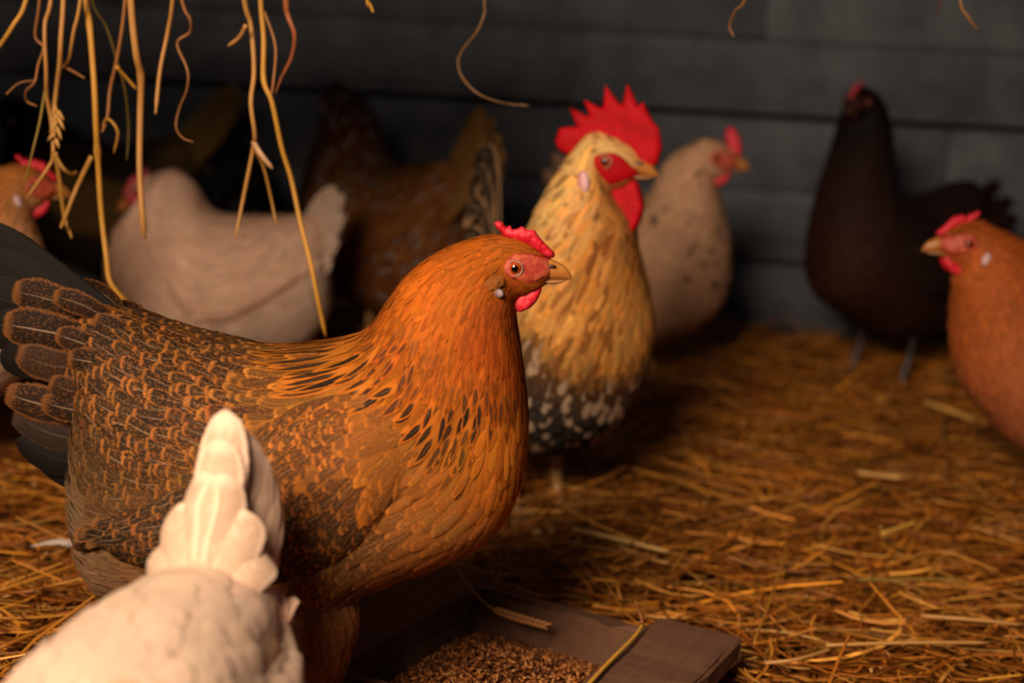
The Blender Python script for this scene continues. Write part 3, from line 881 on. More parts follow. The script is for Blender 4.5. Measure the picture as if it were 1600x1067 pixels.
    # wings
    top = [(660, 622), (640, 592), (585, 578), (510, 588), (440, 622), (372, 676), (300, 712), (236, 744), (196, 772)]
    bot = [(664, 640), (648, 706), (590, 776), (520, 822), (440, 840), (362, 838), (286, 826), (228, 812), (196, 792)]
    wan = [((640, 620), (192, 100, 34), (66, 38, 20), (.3, .6, .4, 26, 9, .2, 2, .5)), ((560, 620), (186, 98, 36), (56, 33, 20), (.15, .9, .4, 28, 11, .3, 2.2, .3)), ((480, 640), (176, 96, 38), (54, 33, 20), (0, .9, .35, 32, 16, .3, 2.4, .1)),
           ((560, 720), (160, 86, 38), (50, 32, 22), (0, .95, .4, 34, 16, .3, 2.4, .1)), ((480, 740), (146, 80, 38), (46, 31, 22), (0, 1, .4, 36, 18, .25, 2.4, .1)), ((470, 815), (74, 50, 36), (34, 27, 24), (0, .9, .3, 44, 20, .1, 2, .1)),
           ((380, 720), (150, 84, 38), (44, 29, 20), (0, 1, .45, 38, 20, .25, 2.6, 0)), ((300, 760), (142, 80, 38), (42, 28, 20), (0, 1, .4, 40, 21, .2, 2.6, 0)), ((230, 780), (110, 64, 34), (34, 24, 18), (0, 1, .25, 44, 24, 0, 2.4, 0))]
    wcf = anchor_colfun([(tr(p), a, c, v) for p, a, c, v in wan], gain=GAIN, soft=0.62, freq=1.3)
    for side in (-1, 1):
        ws = b.wing_surf([tr(p) for p in top], [tr(p) for p in bot], side, 0.013)
        n, m = ws.G.shape[:2]
        A = np.ones((n * m, 4)); A[:] = wcf(None, None, ws.G.reshape(-1, 3))[1]
        w = mesh_obj('wing', ws.G.reshape(-1, 3), grid_faces(n, m), MAT_DOWN, b.root, attrs={'col_a': A})
        # flight feathers along the lower rim
        for k, (p0, p1) in enumerate((((470, 800), (262, 822)), ((430, 790), (232, 806)), ((400, 770), (206, 790)), ((380, 750), (200, 768)))):
            (x0, z0), (x1, z1) = tr(p0), tr(p1)
            y0 = side * (0.092 - 0.004 * k); y1 = side * (0.072 - 0.003 * k)
            long_feather('flight_feather', [(x0, y0, z0), ((x0 + x1) / 2, (y0 + y1) / 2 + side * .006, (z0 + z1) / 2 + .003), (x1, y1, z1)], 0.030, (0, side, 0.15),
                         rgba((104, 62, 32)), rgba((34, 25, 20)), (0, 1, .1, .2 + .2 * k), w, arch=0.10)
        b.plumage(ws, wcf, 1.25, 0.16, 1.0, name='wing_coverts', singles=90 if side < 0 else 0)
    # tail: black main feathers, then brown-rimmed coverts over them, mirrored about the middle
    BL, BR = (22, 15, 11), (110, 66, 30)
    tail = [((235, 540), (70, 428), (-40, 348), 74, BL, BL, 0, .004), ((235, 552), (70, 450), (-48, 392), 84, BL, BL, 0, .010), ((232, 570), (66, 480), (-44, 446), 84, BL, BL, 0, .016),
            ((228, 590), (70, 516), (-20, 500), 80, BL, BL, 0, .021), ((222, 610), (80, 552), (14, 548), 72, BL, BL, 0, .026),
            ((205, 640), (110, 618), (24, 596), 62, (104, 62, 30), BL, .9, .036), ((205, 672), (120, 662), (36, 628), 56, (60, 44, 34), BL, .5, .036), ((208, 690), (130, 700), (46, 668), 60, BL, BL, 0, .036), ((214, 712), (150, 724), (76, 700), 54, BL, BL, 0, .032),
            ((180, 500), (96, 462), (26, 446), 60, BR, BL, .95, .020), ((176, 530), (92, 506), (16, 494), 70, BR, BL, .95, .028), ((176, 565), (104, 556), (42, 536), 58, (100, 62, 34), BL, .8, .033),
            ((196, 505), (146, 468), (92, 452), 40, BR, BL, .95, .024), ((190, 545), (150, 520), (104, 506), 42, BR, BL, .95, .036), ((196, 590), (140, 590), (98, 576), 44, BR, BL, .9, .041),
            ((200, 618), (150, 618), (84, 606), 48, BR, BL, .95, .043), ((208, 570), (180, 548), (124, 540), 46, BR, BL, .95, .043), ((230, 530), (200, 505), (158, 486), 42, BR, BL, .95, .030)]
    for side in (-1, 1):
        for k, (p0, p1, p2, w, ca, cb, mo, yo) in enumerate(tail):
            pts = []
            for f, p in zip((0.55, 1.0, 0.9), (p0, p1, p2)):
                x, z = tr(p); pts.append((x, side * yo * f, z))
            long_feather('tail_feather', pts, w / sc * (1.12 if mo else 1.0), (0, side, 0.12), rgba(ca), rgba(cb, 2.3), (0, mo, .3 if mo else .02, (k * .37) % 1), b.root, arch=0.09, tip=0.45)
    b.head(comb_tilt=-0.25, lobe_pos=(780, 446), lobe_size=(9, 8), lump=0.32, lobe_mat=make_skin('hen_lobe_skin', (128, 96, 96), (176, 150, 150), 500), lobe_thick=.0016)
    # ear tuft: small bristle feathers over the ear opening
    for sd in (-1, 1):
        V = []
        for q in range(46):
            a = rng.uniform(0, 2 * np.pi); rr = math.sqrt(rng.uniform(0, 1))
            c = b.h2(hp([(776 + 11 * rr * math.cos(a), 429 + 9 * rr * math.sin(a))]))[0]
            y0 = sd * (b.flank(*c) + 0.0024)
            d = np.array([-0.75, sd * 0.25, -0.6 + 0.3 * rng.normal()]); d /= np.linalg.norm(d)
            vv = VROW[:, None, None]; uu = np.linspace(-1, 1, COLS)[None, :, None]
            sdv = np.cross(d, (0, sd, 0.0)); sdv /= np.linalg.norm(sdv)
            V.append(np.array([c[0], y0, c[1]]) + d * 0.0065 * (vv - .35) + sdv * 0.0016 * uu * np.sin(np.pi * (0.12 + 0.85 * vv)) + np.array([0, sd * 0.0052, 0]) * np.sin(np.pi * (0.25 + .75 * vv)) * (1 - rr * 0.7))
        V = np.array(V); n = len(V)
        ob = feather_mesh('ear_tuft', V, np.tile(rgba((150, 86, 36)), (n, 1)), np.tile(rgba((156, 84, 30)), (n, 1)), np.c_[np.zeros((n, 2)), np.full(n, .3), rng.uniform(0, 1, n)], b.root)
        ob['kind'] = 'stuff'
    fx = tr((500, 1172))[0]
    b.legs((fx - .02, fx - 0.11), hip_z=tr((494, 1050))[1])
    tag(b.root, 'brown hen with black-striped orange neck, standing in sharp focus in front', 'hen', 'hens and rooster in the coop')
    return b
main_hen()

# ================================================================== the other birds
_GEN_PX = [((104, 560), (108, 606), .010), ((140, 486), (130, 690), .034), ((200, 484), (128, 822), .058), ((265, 506), (168, 915), .078), ((340, 528), (258, 955), .090),
           ((420, 544), (370, 960), .097), ((490, 540), (480, 945), .100), ((548, 529), (585, 905), .099), ((575, 514), (688, 873), .093), ((590, 496), (762, 835), .084),
           ((604, 474), (804, 780), .073), ((620, 451), (823, 700), .062), ((643, 425), (822, 620), .052), ((680, 398), (813, 545), .043), ((725, 378), (806, 495), .033)]
def _g(p):
    return tuple(rot2(np.array([(p[0] - 440) / 1900, (1172 - p[1]) / 1900]), ROLL))
def generic(scale=1.0, neck_dz=0.0, neck_dx=0.0, slim=1.0, dz=0.0, breast=0.0, belly=0.03):
    rows = []
    for k, (T, B, w) in enumerate(_GEN_PX):
        f = np.clip((k - 7.5) / 6.5, 0, 1); f = f * f * (3 - 2 * f)
        fb = np.clip((k - 9) / 5.0, 0, 1)
        T, B = np.array(_g(T)) * scale, np.array(_g(B)) * scale
        T += (neck_dx * f, neck_dz * f + dz); B += (neck_dx * fb + breast * math.exp(-((k - 10) / 2.0) ** 2), neck_dz * fb + dz - belly * math.exp(-((k - 6) / 3.2) ** 2))
        rows.append((tuple(T), tuple(B), w * scale * slim))
    eye = np.array(_g((805, 412))) * scale + (neck_dx, neck_dz + dz)
    return rows, tuple(eye)

def kt_colfun(top, bot, nsec):
    """colour rows by section index: (k, A, B, (stripe,mottle,fray,L,W,drift,lift,tip)) along the back and along the belly"""
    def tab(rows):
        k = np.array([r[0] for r in rows], float)
        v = np.array([np.concatenate([lin(r[1]), lin(r[2]), r[3]]) for r in rows])
        return k, v
    kt, vt = tab(top); kb, vb = tab(bot)
    def f(s, t, P):
        k = s * (nsec - 1)
        a = np.stack([np.interp(k, kt, vt[:, i]) for i in range(14)], -1)
        b = np.stack([np.interp(k, kb, vb[:, i]) for i in range(14)], -1)
        m = (0.5 - 0.5 * np.cos(2 * np.pi * t))
        m = np.clip((m - 0.25) / 0.5, 0, 1)[:, None]
        R = a * (1 - m) + b * m
        n = len(R); one = np.ones((n, 1))
        return (np.hstack([R[:, 0:3], one]), np.hstack([R[:, 3:6], one]), np.hstack([R[:, 6:9], np.full((n, 1), .5)]),
                R[:, 10] / 1000, R[:, 9] / 1000, R[:, 11], R[:, 12] / 1000, R[:, 13])
    return f

def bare_face(b):
    return lambda s, t, P: (b.k_of(s) > b.nbody + 0.55) & (np.abs(np.sin(2 * np.pi * t)) > 0.55)
WING_N = [(0.97, .60, .68), (0.86, .46, .76), (0.68, .36, .80), (0.48, .36, .78), (0.28, .44, .74), (0.12, .52, .70), (0.0, .58, .66)]
def simple_tail(b, base, tips, width, colA, colB, mottle=0.0, fan=0.03, face=(0, 1, 0.1)):
    """mirrored fan of tail feathers from base (x,z) to tips [(x,z)...]"""
    for side in (-1, 1):
        for k, tp in enumerate(tips):
            f = k / max(1, len(tips) - 1)
            y = side * (0.004 + fan * f)
            mid = (np.array(base) * 0.5 + np.array(tp) * 0.5)
            long_feather('tail_feather', [(base[0], y * .5, base[1] - .012 * k), (mid[0], y, mid[1] - .008 * k), (tp[0], y * 1.1, tp[1])], width, np.array(face) * (1, side, 1),
                         rgba(colA), rgba(colB), (0, mottle, .1, (k * .31 + .1) % 1), b.root, arch=0.08, tip=0.45)

def background_bird(name, loc, yaw, gen, cols, tail=None, head_pitch=0.0, head_scale=1.0, head_yaw=0.0, head_kw=None, wing=True, dens=0.85, leg=True, spots=None, singles=0, leg_x=(0.03, -0.01), hip=0.13, face_skip=True, wing_col=None, leg_mat=None, jit=.7):
    rows, eye = gen
    b = Bird(name, loc, yaw, rows, eye, head_pitch, head_scale, head_yaw, grid=(90, 48))
    cf = kt_colfun(cols[0], cols[1], b.nsec)
    b.body(cf, (), 0.008)
    b.plumage(b.surf, cf, dens, 0.0, 0.95, spots=spots, jit=jit, singles=singles, skip=bare_face(b))
    if wing:
        rows_ = np.array([(*T, *B) for T, B, w in rows[:10]])
        x0, x1 = rows_[0, 0] + 0.02, rows_[8, 0] + 0.055
        zt = lambda x: np.interp(x, np.sort(rows_[:9, 0]), rows_[:9, 1][np.argsort(rows_[:9, 0])])
        zb = lambda x: np.interp(x, np.sort(rows_[:10, 2]), rows_[:10, 3][np.argsort(rows_[:10, 2])])
        top = [(x0 + (x1 - x0) * q, zb(x0 + (x1 - x0) * q) + (zt(x0 + (x1 - x0) * q) - zb(x0 + (x1 - x0) * q)) * hi) for q, lo, hi in WING_N]
        bot = [(x0 + (x1 - x0) * q, zb(x0 + (x1 - x0) * q) + (zt(x0 + (x1 - x0) * q) - zb(x0 + (x1 - x0) * q)) * lo) for q, lo, hi in WING_N]
        wc = wing_col or (cols[0][1][1], cols[0][1][2], cols[0][1][3])
        wcf = anchor_colfun([(top[3], wc[0], wc[1], wc[2]), (bot[3], wc[0], wc[1], wc[2])])
        for side in (-1, 1):
            ws = b.wing_surf(top, bot, side, 0.013, 26, 16)
            n, m = ws.G.shape[:2]
            A = wcf(None, None, ws.G.reshape(-1, 3))[0]
            w = mesh_obj('wing', ws.G.reshape(-1, 3), grid_faces(n, m), MAT_DOWN, b.root, attrs={'col_a': A})
            for q in range(3):
                p0 = np.array(bot[2]) * (1 - .3 * q) + np.array(top[2]) * .3 * q; p1 = np.array(bot[6]) * (1 - .4 * q) + np.array(top[6]) * .4 * q
                S_ = np.abs(ws.G[..., 1]); y0 = side * (S_.max() - .002); y1 = side * (S_[0].mean() + 0.004)
                long_feather('flight_feather', [(p0[0], y0, p0[1]), ((p0[0] + p1[0]) / 2, (y0 + y1) / 2 + side * .006, (p0[1] + p1[1]) / 2), (p1[0] + .025, y1, p1[1])], 0.03, (0, side, .1), rgba(wc[0]), rgba(wc[1]), (0, wc[2][1], .1, .3 * q), w)
            b.plumage(ws, wcf, dens, 0, 1, name='wing_coverts', jit=jit)
    if tail: simple_tail(b, *tail)
    b.head(eye_sub=False, comb_cell=0.0024, **(head_kw or {}))
    if leg: b.legs(leg_x, hip_z=hip, mat=leg_mat)
    return b
GRP = 'hens and rooster in the coop'
def par(st=0, mo=0, fr=.35, L=32, W=16, drift=0, lift=2.2, tip=.15):
    return (st, mo, fr, L, W, drift, lift, tip)

# --- white hen close to the camera, seen over its back with the tail up
def near_white_hen():
    rows = [((-.165, .240), (-.165, .222), 0.0070), ((-.146, .256), (-.152, .19), 0.0299), ((-.11, .262), (-.137, .14), 0.0493), ((-.06, .268), (-.09, .105), 0.0634), ((-.01, .270), (-.03, .09), 0.0722),
            ((.04, .266), (.04, .09), 0.0730), ((.08, .256), (.10, .10), 0.0678), ((.105, .245), (.14, .13), 0.0581), ((.122, .235), (.165, .155), 0.0458), ((.142, .226), (.185, .172), 0.0352), ((.158, .220), (.192, .178), 0.0282)]
    W1, W2 = (236, 200, 172), (200, 150, 112)
    cols = ([(0, W1, W2, par(0, .1, .15, 44, 30, 0, 1.2, 0)), (4, W1, W2, par(0, .12, .12, 46, 32, 0, 2.4, 0)), (7, W1, W2, par(0, .1, .15, 36, 26, 0, 2.2, 0)), (10, W1, W2, par(0, 0, .3, 22, 9)), (15, W1, W2, par(0, 0, .4, 12, 5))],
            [(0, W1, W2, par(0, 0, .5, 40, 24)), (6, W1, W2, par(0, 0, .3, 34, 20, 0, 1.2)), (10, W1, W2, par(0, 0, .3, 22, 9)), (15, W1, W2, par(0, 0, .4, 12, 5))])
    def soil(k, t, P, A, B, pr):
        n = len(k); d = rng.uniform(0, 1, n) < 0.08; pr[:, 1] = 0
        A[d, :3] = A[d, :3] * np.array([.86, .74, .60])
    b = background_bird('white_hen', (-0.200, 0.716, 0.0), math.radians(-99), (rows, (.198, .200)), cols, None, head_pitch=-0.5, head_scale=.9, spots=soil, singles=90, dens=0.9, jit=.35, leg_x=(.02, -.02), hip=.10)
    # upright tent of tail feathers
    spec = [(-.150, .352, .004, .030), (-.156, .346, .010, .032), (-.160, .338, .015, .034), (-.166, .328, .019, .034), (-.172, .312, .023, .034), (-.178, .295, .026, .032)]
    for side in (-1, 1):
        for k, (tx, tz, y, w) in enumerate(spec):
            y *= .84; tz -= .005
            long_feather('tail_feather', [(-.118 - .003 * k, side * y * .75, .232), (-.136 - .003 * k, side * y * 1.15, (.232 + tz) / 2), (tx, side * y, tz)], w, (0.75, side * .8, .15), rgba(W1), rgba(W2, .5), (0, .4, .06, .13 * k), b.root, arch=.16, tip=.5)
        for k, (tx, tz, y, w) in enumerate([(-.128, .318, .008, .034), (-.126, .296, .020, .034), (-.120, .282, .010, .036), (-.130, .270, .029, .034)]):
            long_feather('tail_covert', [(-.095, side * y * .8, .248), (-.112, side * y * 1.1, (.25 + tz) / 2 + .004), (tx, side * y, tz)], w, (0.9, side * .45, .3), rgba(W1), rgba(W2, .5), (0, .4, .08, .2 * k), b.root, arch=.18, tip=.5)
    for k, (tx, tz, w) in enumerate([(-.152, .354, .036), (-.140, .338, .034)]):
        long_feather('tail_feather', [(-.112, 0, .236), (-.126 + .004 * k, .001, .30), (tx + .006, 0.002 * k, tz)], w, (1, .05, .2), rgba(W1), rgba(W2, .5), (0, .4, .06, .4 * k), b.root, arch=.22, tip=.5)
    tag(b.root, 'white hen closest to the camera, tail raised, cut off by the lower left edge', 'hen', GRP)
near_white_hen()

# --- rooster
def rooster():
    rows = [((-.165, .300), (-.165, .270), .010), ((-.140, .325), (-.150, .210), .048), ((-.100, .322), (-.13, .140), .076), ((-.055, .314), (-.09, .098), .092), ((-.01, .310), (-.03, .080), .100),
            ((.018, .316), (.05, .088), .101), ((.030, .336), (.115, .130), .097), ((.036, .360), (.148, .190), .090), ((.042, .386), (.160, .245), .080), ((.050, .412), (.160, .298), .067),
            ((.062, .436), (.154, .345), .054), ((.077, .459), (.148, .382), .043)]
    eye = (.118, .453)
    G1, G2, G3 = (240, 192, 120), (222, 156, 76), (128, 78, 40)
    BK, SP = (20, 15, 13), (196, 170, 146)
    cols = ([(0, BK, SP, par(0, .3, .2, 50, 18)), (3, (150, 96, 44), BK, par(0, .5, .3, 46, 14)), (6, G2, G3, par(.25, 0, .35, 56, 12, 0, 2.4, .7)), (9, G1, G2, par(.1, 0, .4, 46, 10, 0, 2, .8)), (12, G1, G2, par(0, 0, .4, 24, 7, 0, 1.4, .7)), (16, (214, 160, 100), G2, par(0, 0, .4, 12, 5))],
            [(0, BK, SP, par(0, 0, .5, 40, 18)), (4, BK, (60, 40, 28), par(0, .2, .4, 36, 18)), (6.7, BK, SP, par(0, .1, .3, 30, 17)), (7.5, (92, 58, 32), BK, par(0, .2, .3, 34, 13, 0, 2.4, .4)), (8.5, G2, G3, par(.4, 0, .35, 52, 11, 0, 2.2, .8)), (11, (196, 130, 64), G3, par(.1, 0, .4, 34, 9, 0, 1.8, .8)), (16, (190, 120, 62), G2, par(0, 0, .4, 14, 5))])
    def spots(k, t, P, A, B, pr):
        n = len(k); r = rng.uniform(0, 1, n)
        low = (k < 7.9) & (P[:, 2] < .27) & (k > 5)
        d = low & (r < .22); A[d, :3] = lin((186, 152, 120)); pr[d, 1] = .3
        d2 = (k > 6) & (k < 14) & (r > .80) & ~low; A[d2, :3] *= (.45, .36, .30)
        d3 = (k > 8) & (k < 14) & (r < .22); A[d3, :3] *= (1.15, .95, .7)
    b = Bird('rooster', (0.037, 1.70, 0.0), math.radians(-62), rows, eye, head_pitch=0.02, head_scale=1.22, head_yaw=math.radians(47), neck_from=7, grid=(110, 64))
    cf = kt_colfun(cols[0], cols[1], b.nsec)
    b.body(cf, (), 0.007)
    b.plumage(b.surf, cf, 0.95, 0, 0.955, spots=spots, skip=bare_face(b))
    def wingc(x): return (BK, (120, 80, 46), par(0, .25, .3, 36, 18))
    top = [(.06, .285), (.02, .295), (-.04, .292), (-.10, .288), (-.15, .282)]; bot = [(.07, .25), (.04, .21), (-.03, .20), (-.10, .225), (-.155, .265)]
    wcf = anchor_colfun([((.03, .25), *wingc(0)), ((-.1, .25), *wingc(0))])
    for side in (-1, 1):
        ws = b.wing_surf(top, bot, side, .012, 26, 16)
        n, m = ws.G.shape[:2]
        w = mesh_obj('wing', ws.G.reshape(-1, 3), grid_faces(n, m), MAT_DOWN, b.root, attrs={'col_a': wcf(None, None, ws.G.reshape(-1, 3))[0]})
        b.plumage(ws, wcf, .9, 0, 1, name='wing_coverts')
    # sickles: arching black feathers with pale rims
    arcs = [([(-.11, .29), (-.130, .35), (-.142, .40), (-.158, .43), (-.180, .42), (-.192, .37)], .030), ([(-.11, .29), (-.132, .345), (-.146, .385), (-.160, .405), (-.176, .385), (-.182, .33)], .028),
            ([(-.11, .285), (-.134, .335), (-.152, .36), (-.168, .36), (-.178, .33)], .030), ([(-.11, .28), (-.138, .315), (-.158, .325), (-.172, .30)], .032), ([(-.115, .275), (-.14, .295), (-.158, .29), (-.168, .26)], .032)]
    for side in (-1, 1):
        for k, (pl, w) in enumerate(arcs):
            pts = [(x, (side * (.005 + .006 * k) - .006) * (0.6 + 0.9 * i / len(pl)), z) for i, (x, z) in enumerate(pl)]
            long_feather('sickle_feather', pts, w, (.15, side, .3), rgba((132, 100, 70)), rgba(BK), (.0, 1.0, .1, .2 * k), b.root, arch=.2, tip=.6, rows=22)
    fr_ = (np.array([(936, 245), (948, 239), (964, 238), (978, 244), (990, 256), (1000, 264), (998, 274), (986, 280), (968, 286), (950, 287), (940, 280), (935, 265)], float) - (954, 250)) * (1 / 1290, -1 / 1290) / 1.22
    cb = (np.array(ROOSTER_COMB, float) - (954, 250)) * (1 / 1290, -1 / 1290) / 1.22
    wt = ((np.array(ROOSTER_WATTLE, float) - (970, 270)) * 1.2 + (962, 268) - (954, 250)) * (1 / 1290, -1 / 1290) / 1.22
    b.head(comb=cb, wattle=wt, comb_mat=MAT_COMB_ROOSTER, comb_thick=.0040, face_mat=MAT_COMB_ROOSTER, lobe_mat=MAT_LOBE_RED, lobe_pos=(776, 446), lobe_size=(11, 19), face=fr_, lump=.12, comb_cell=.0018, wat_thick=.0045)
    b.legs((.03, -.01), hip_z=.14, scale=1.2)
    tag(b.root, 'rooster with golden neck, tall red comb and black speckled breast', 'rooster', GRP)
rooster()

# --- cream hen facing left behind the brown hen's back
def left_white():
    Y = 2.144; root = on_z(340, 625); root[2] = 0; Y = root[1]
    tr = tracer(root, Y, -1)
    secs = [((508, 356), (512, 410), .010), ((486, 338), (515, 446), .040), ((452, 337), (512, 492), .066), ((404, 338), (480, 535), .088), ((364, 338), (410, 560), .100), ((337, 333), (335, 562), .102), ((322, 322), (262, 548), .096),
            ((313, 306), (204, 515), .085), ((306, 292), (174, 470), .071), ((297, 281), (167, 422), .058), ((285, 272), (174, 380), .047), ((268, 265), (188, 350), .038)]
    rows = [(tr(T), tr(B), w) for T, B, w in secs]
    C1, C2 = (246, 202, 172), (184, 118, 80)
    cols = ([(0, C1, C2, par(0, .3, .4)), (4, C1, C2, par(0, .4, .4)), (8, C1, C2, par(.15, .3, .4, 32, 13)), (12, C1, C2, par(0, .1, .4, 18, 8)), (17, (206, 150, 124), C2, par(0, 0, .4, 12, 6))],
            [(0, (200, 170, 146), C2, par(0, .1, .6)), (5, (206, 176, 152), C2, par(0, .1, .5)), (8, C1, (190, 126, 76), par(0, .5, .4, 30, 14)), (12, C1, C2, par(0, .1, .4, 18, 8)), (17, (206, 150, 124), C2, par(0, 0, .4, 12, 6))])
    b = background_bird('cream_hen', tuple(root), math.pi, (rows, tr((226, 303))), cols, None, head_pitch=-0.32, head_scale=1.02, head_kw=dict(comb_mat=MAT_COMB_PALE, face_mat=MAT_COMB_PALE), wing_col=(C1, C2, par(0, .35, .45)), hip=.08, leg_x=(.02, -.02))
    simple_tail(b, tr((462, 385)), [tr(p) for p in ((524, 290), (536, 302), (538, 330), (530, 365), (520, 395))], .036, (200, 172, 150), C2, .15, .022)
    tag(b.root, 'cream hen facing left behind the hanging hay stalks', 'hen', GRP)
left_white()

# --- buff hen cut by the left edge, facing right
C1, C2 = (206, 166, 130), (170, 112, 66)
b = background_bird('buff_hen', (-0.722, 1.60, 0), math.radians(22), generic(1.0, -.03, -.01, belly=.045), ([(0, C1, C2, par(0, .3)), (7, C1, C2, par(0, .3)), (10, (190, 120, 60), C2, par(.2, .1, .4, 30, 11)), (14, (184, 112, 52), C2, par(0, 0, .4, 16, 7)), (19, (176, 100, 50), C2, par(0, 0, .4, 12, 6))],
                    [(0, C1, C2, par(0, .1, .6)), (9, (214, 180, 150), C2, par(0, .1, .4)), (14, (200, 140, 90), C2, par(0, 0, .4, 16, 7)), (19, (190, 110, 60), C2, par(0, 0, .4, 12, 6))],), ((-.15, .27), [(-.26, .37), (-.28, .34), (-.275, .31)], .04, C1, C2), head_scale=1.0)
tag(b.root, 'buff hen with pale breast, half cut off by the left edge', 'hen', GRP)

# --- white hen behind the rooster
C1, C2 = (204, 156, 120), (140, 96, 66)
g = generic(.98, .005, -.02, belly=.05)
b = background_bird('pale_hen', (0.213, 2.34, 0), math.radians(-58), g, ([(0, C1, C2, par(0, .1)), (8, C1, C2, par(0, .1)), (13, C1, (110, 84, 64), par(0, .12, .4, 18, 8)), (19, C1, C2, par(0, 0, .4, 12, 6))],
                    [(0, C1, C2, par(0, .1, .6)), (9, C1, C2, par(0, .15, .4)), (14, C1, C2, par(0, 0, .4, 16, 7)), (19, (196, 130, 100), C2, par(0, 0, .4, 12, 6))],), ((-.15, .30), [(-.25, .40), (-.27, .37), (-.27, .34)], .04, C1, C2), head_scale=1.15, head_yaw=math.radians(48),
                    head_kw=dict(comb=hp([(846, 404), (834, 392), (826, 374), (822, 352), (826, 332), (838, 330), (850, 340), (860, 356), (866, 376), (868, 398), (860, 408)]), face_mat=MAT_FACE, lobe=False), spots=lambda k, t, P, A, B, pr: A.__setitem__((rng.uniform(0, 1, len(k)) < .03, slice(0, 3)), lin((90, 70, 56))))
tag(b.root, 'pale cream hen standing behind the rooster, facing right', 'hen', GRP)

# --- brown hen cut by the right edge, facing left
C1, C2 = (162, 80, 32), (96, 50, 24)
b = background_bird('brown_hen', (0.738, 1.70, 0), math.radians(186), generic(1.0, -.037, .043, belly=.05), ([(0, C1, C2, par(0, .4)), (7, C1, C2, par(.1, .5)), (12, (156, 74, 22), C2, par(.1, .1, .4, 24, 9)), (19, (150, 74, 26), C2, par(0, 0, .4, 12, 6))],
                    [(0, C1, C2, par(0, .1, .6)), (8, (186, 110, 66), C2, par(0, .5, .45)), (12, (170, 86, 36), C2, par(0, .2, .4, 24, 12)), (19, (186, 92, 40), C2, par(0, 0, .4, 12, 6))],), ((-.15, .30), [(-.25, .40), (-.27, .37), (-.27, .34)], .04, C1, C2), head_scale=1.05, head_kw=dict(comb_tilt=.1))
tag(b.root, 'reddish brown hen facing left, cut off by the right edge', 'hen', GRP)

# --- dark hen with a stretched neck by the wall
C1, C2 = (38, 20, 14), (20, 12, 10)
DARK = ([(0, C1, C2, par(0, .4)), (8, C1, C2, par(.1, .4)), (12, C2, C2, par(0, 0, .4, 24, 9)), (19, C2, C2, par(0, 0, .4, 12, 6))], [(0, C1, C2, par(0, .1, .6)), (10, (56, 26, 16), C2, par(0, .3, .45)), (14, C2, C2, par(0, 0, .4, 16, 8)), (19, C2, C2, par(0, 0, .4, 12, 6))])
MAT_DARK_LEG = make_beak('dark_leg_scale', (44, 36, 34), (58, 50, 46))
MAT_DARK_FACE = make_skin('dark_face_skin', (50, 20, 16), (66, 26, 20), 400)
b = background_bird('dark_hen', (0.656, 2.46, 0), math.radians(212), generic(1.02, .08, -.035, slim=.92), DARK, ((-.15, .30), [(-.25, .36), (-.27, .33), (-.27, .30)], .04, C1, C2), head_yaw=math.radians(22), head_kw=dict(comb_mat=MAT_COMB_PALE, face_mat=MAT_DARK_FACE, lobe=False, beak_mat=MAT_DARK_FACE, wattle_mat=MAT_DARK_FACE), leg_mat=MAT_DARK_LEG)
tag(b.root, 'very dark hen with its neck stretched up against the wall', 'hen', GRP)

# --- black hen at the right edge
b = background_bird('black_hen', (1.03, 2.17, 0), math.radians(5), generic(1.0, 0, 0), DARK, ((-.15, .28), [(-.22, .34), (-.24, .32), (-.24, .29)], .04, C2, C2), leg_mat=MAT_DARK_LEG)
tag(b.root, 'black hen whose back shows at the right edge behind the reddish hen', 'hen', GRP)

# --- golden brown mottled hen further back in the middle
C1, C2 = (150, 92, 42), (60, 34, 20)
def gsp(k, t, P, A, B, pr):
    r = rng.uniform(0, 1, len(k)); A[r < .12, :3] = lin((150, 132, 122)); A[r > .75, :3] *= .45
b = background_bird('mottled_hen', (-0.235, 2.44, 0), math.radians(134), generic(1.05, .015, -.03), ([(0, C1, C2, par(0, .5)), (7, C1, C2, par(0, .6)), (11, (92, 44, 22), C2, par(0, .2, .4, 24, 10)), (19, (84, 34, 20), C2, par(0, 0, .4, 12, 6))],
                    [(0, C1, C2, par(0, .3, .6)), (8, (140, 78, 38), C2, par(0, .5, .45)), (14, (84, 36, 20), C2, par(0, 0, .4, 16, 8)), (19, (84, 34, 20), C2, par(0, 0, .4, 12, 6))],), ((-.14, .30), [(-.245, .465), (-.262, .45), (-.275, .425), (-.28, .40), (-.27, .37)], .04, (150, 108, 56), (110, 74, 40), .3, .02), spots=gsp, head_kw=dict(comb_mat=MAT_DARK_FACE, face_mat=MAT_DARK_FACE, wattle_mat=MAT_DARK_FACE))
tag(b.root, 'golden brown mottled hen with raised tan tail, behind the brown hen and rooster', 'hen', GRP)

# --- dark hen with a tan tail, behind the cream hen
C1, C2 = (48, 34, 22), (24, 17, 13)
b = background_bird('tan_tailed_hen', (-0.79, 2.66, 0), math.radians(178), generic(1.0, -.03, 0), ([(0, (130, 96, 48), C2, par(0, .3)), (2.5, (112, 82, 42), C2, par(0, .4)), (4, C1, C2, par(0, .5)), (19, C2, C2, par(0, 0, .4, 12, 6))],
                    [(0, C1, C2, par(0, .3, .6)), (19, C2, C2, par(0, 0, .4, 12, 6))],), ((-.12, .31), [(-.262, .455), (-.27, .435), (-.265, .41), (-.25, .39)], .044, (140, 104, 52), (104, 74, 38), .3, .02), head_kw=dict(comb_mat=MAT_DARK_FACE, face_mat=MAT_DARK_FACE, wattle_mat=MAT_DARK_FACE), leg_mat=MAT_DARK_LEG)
tag(b.root, 'dark hen with a curved tan tail in the shade behind the hay stalks', 'hen', GRP)

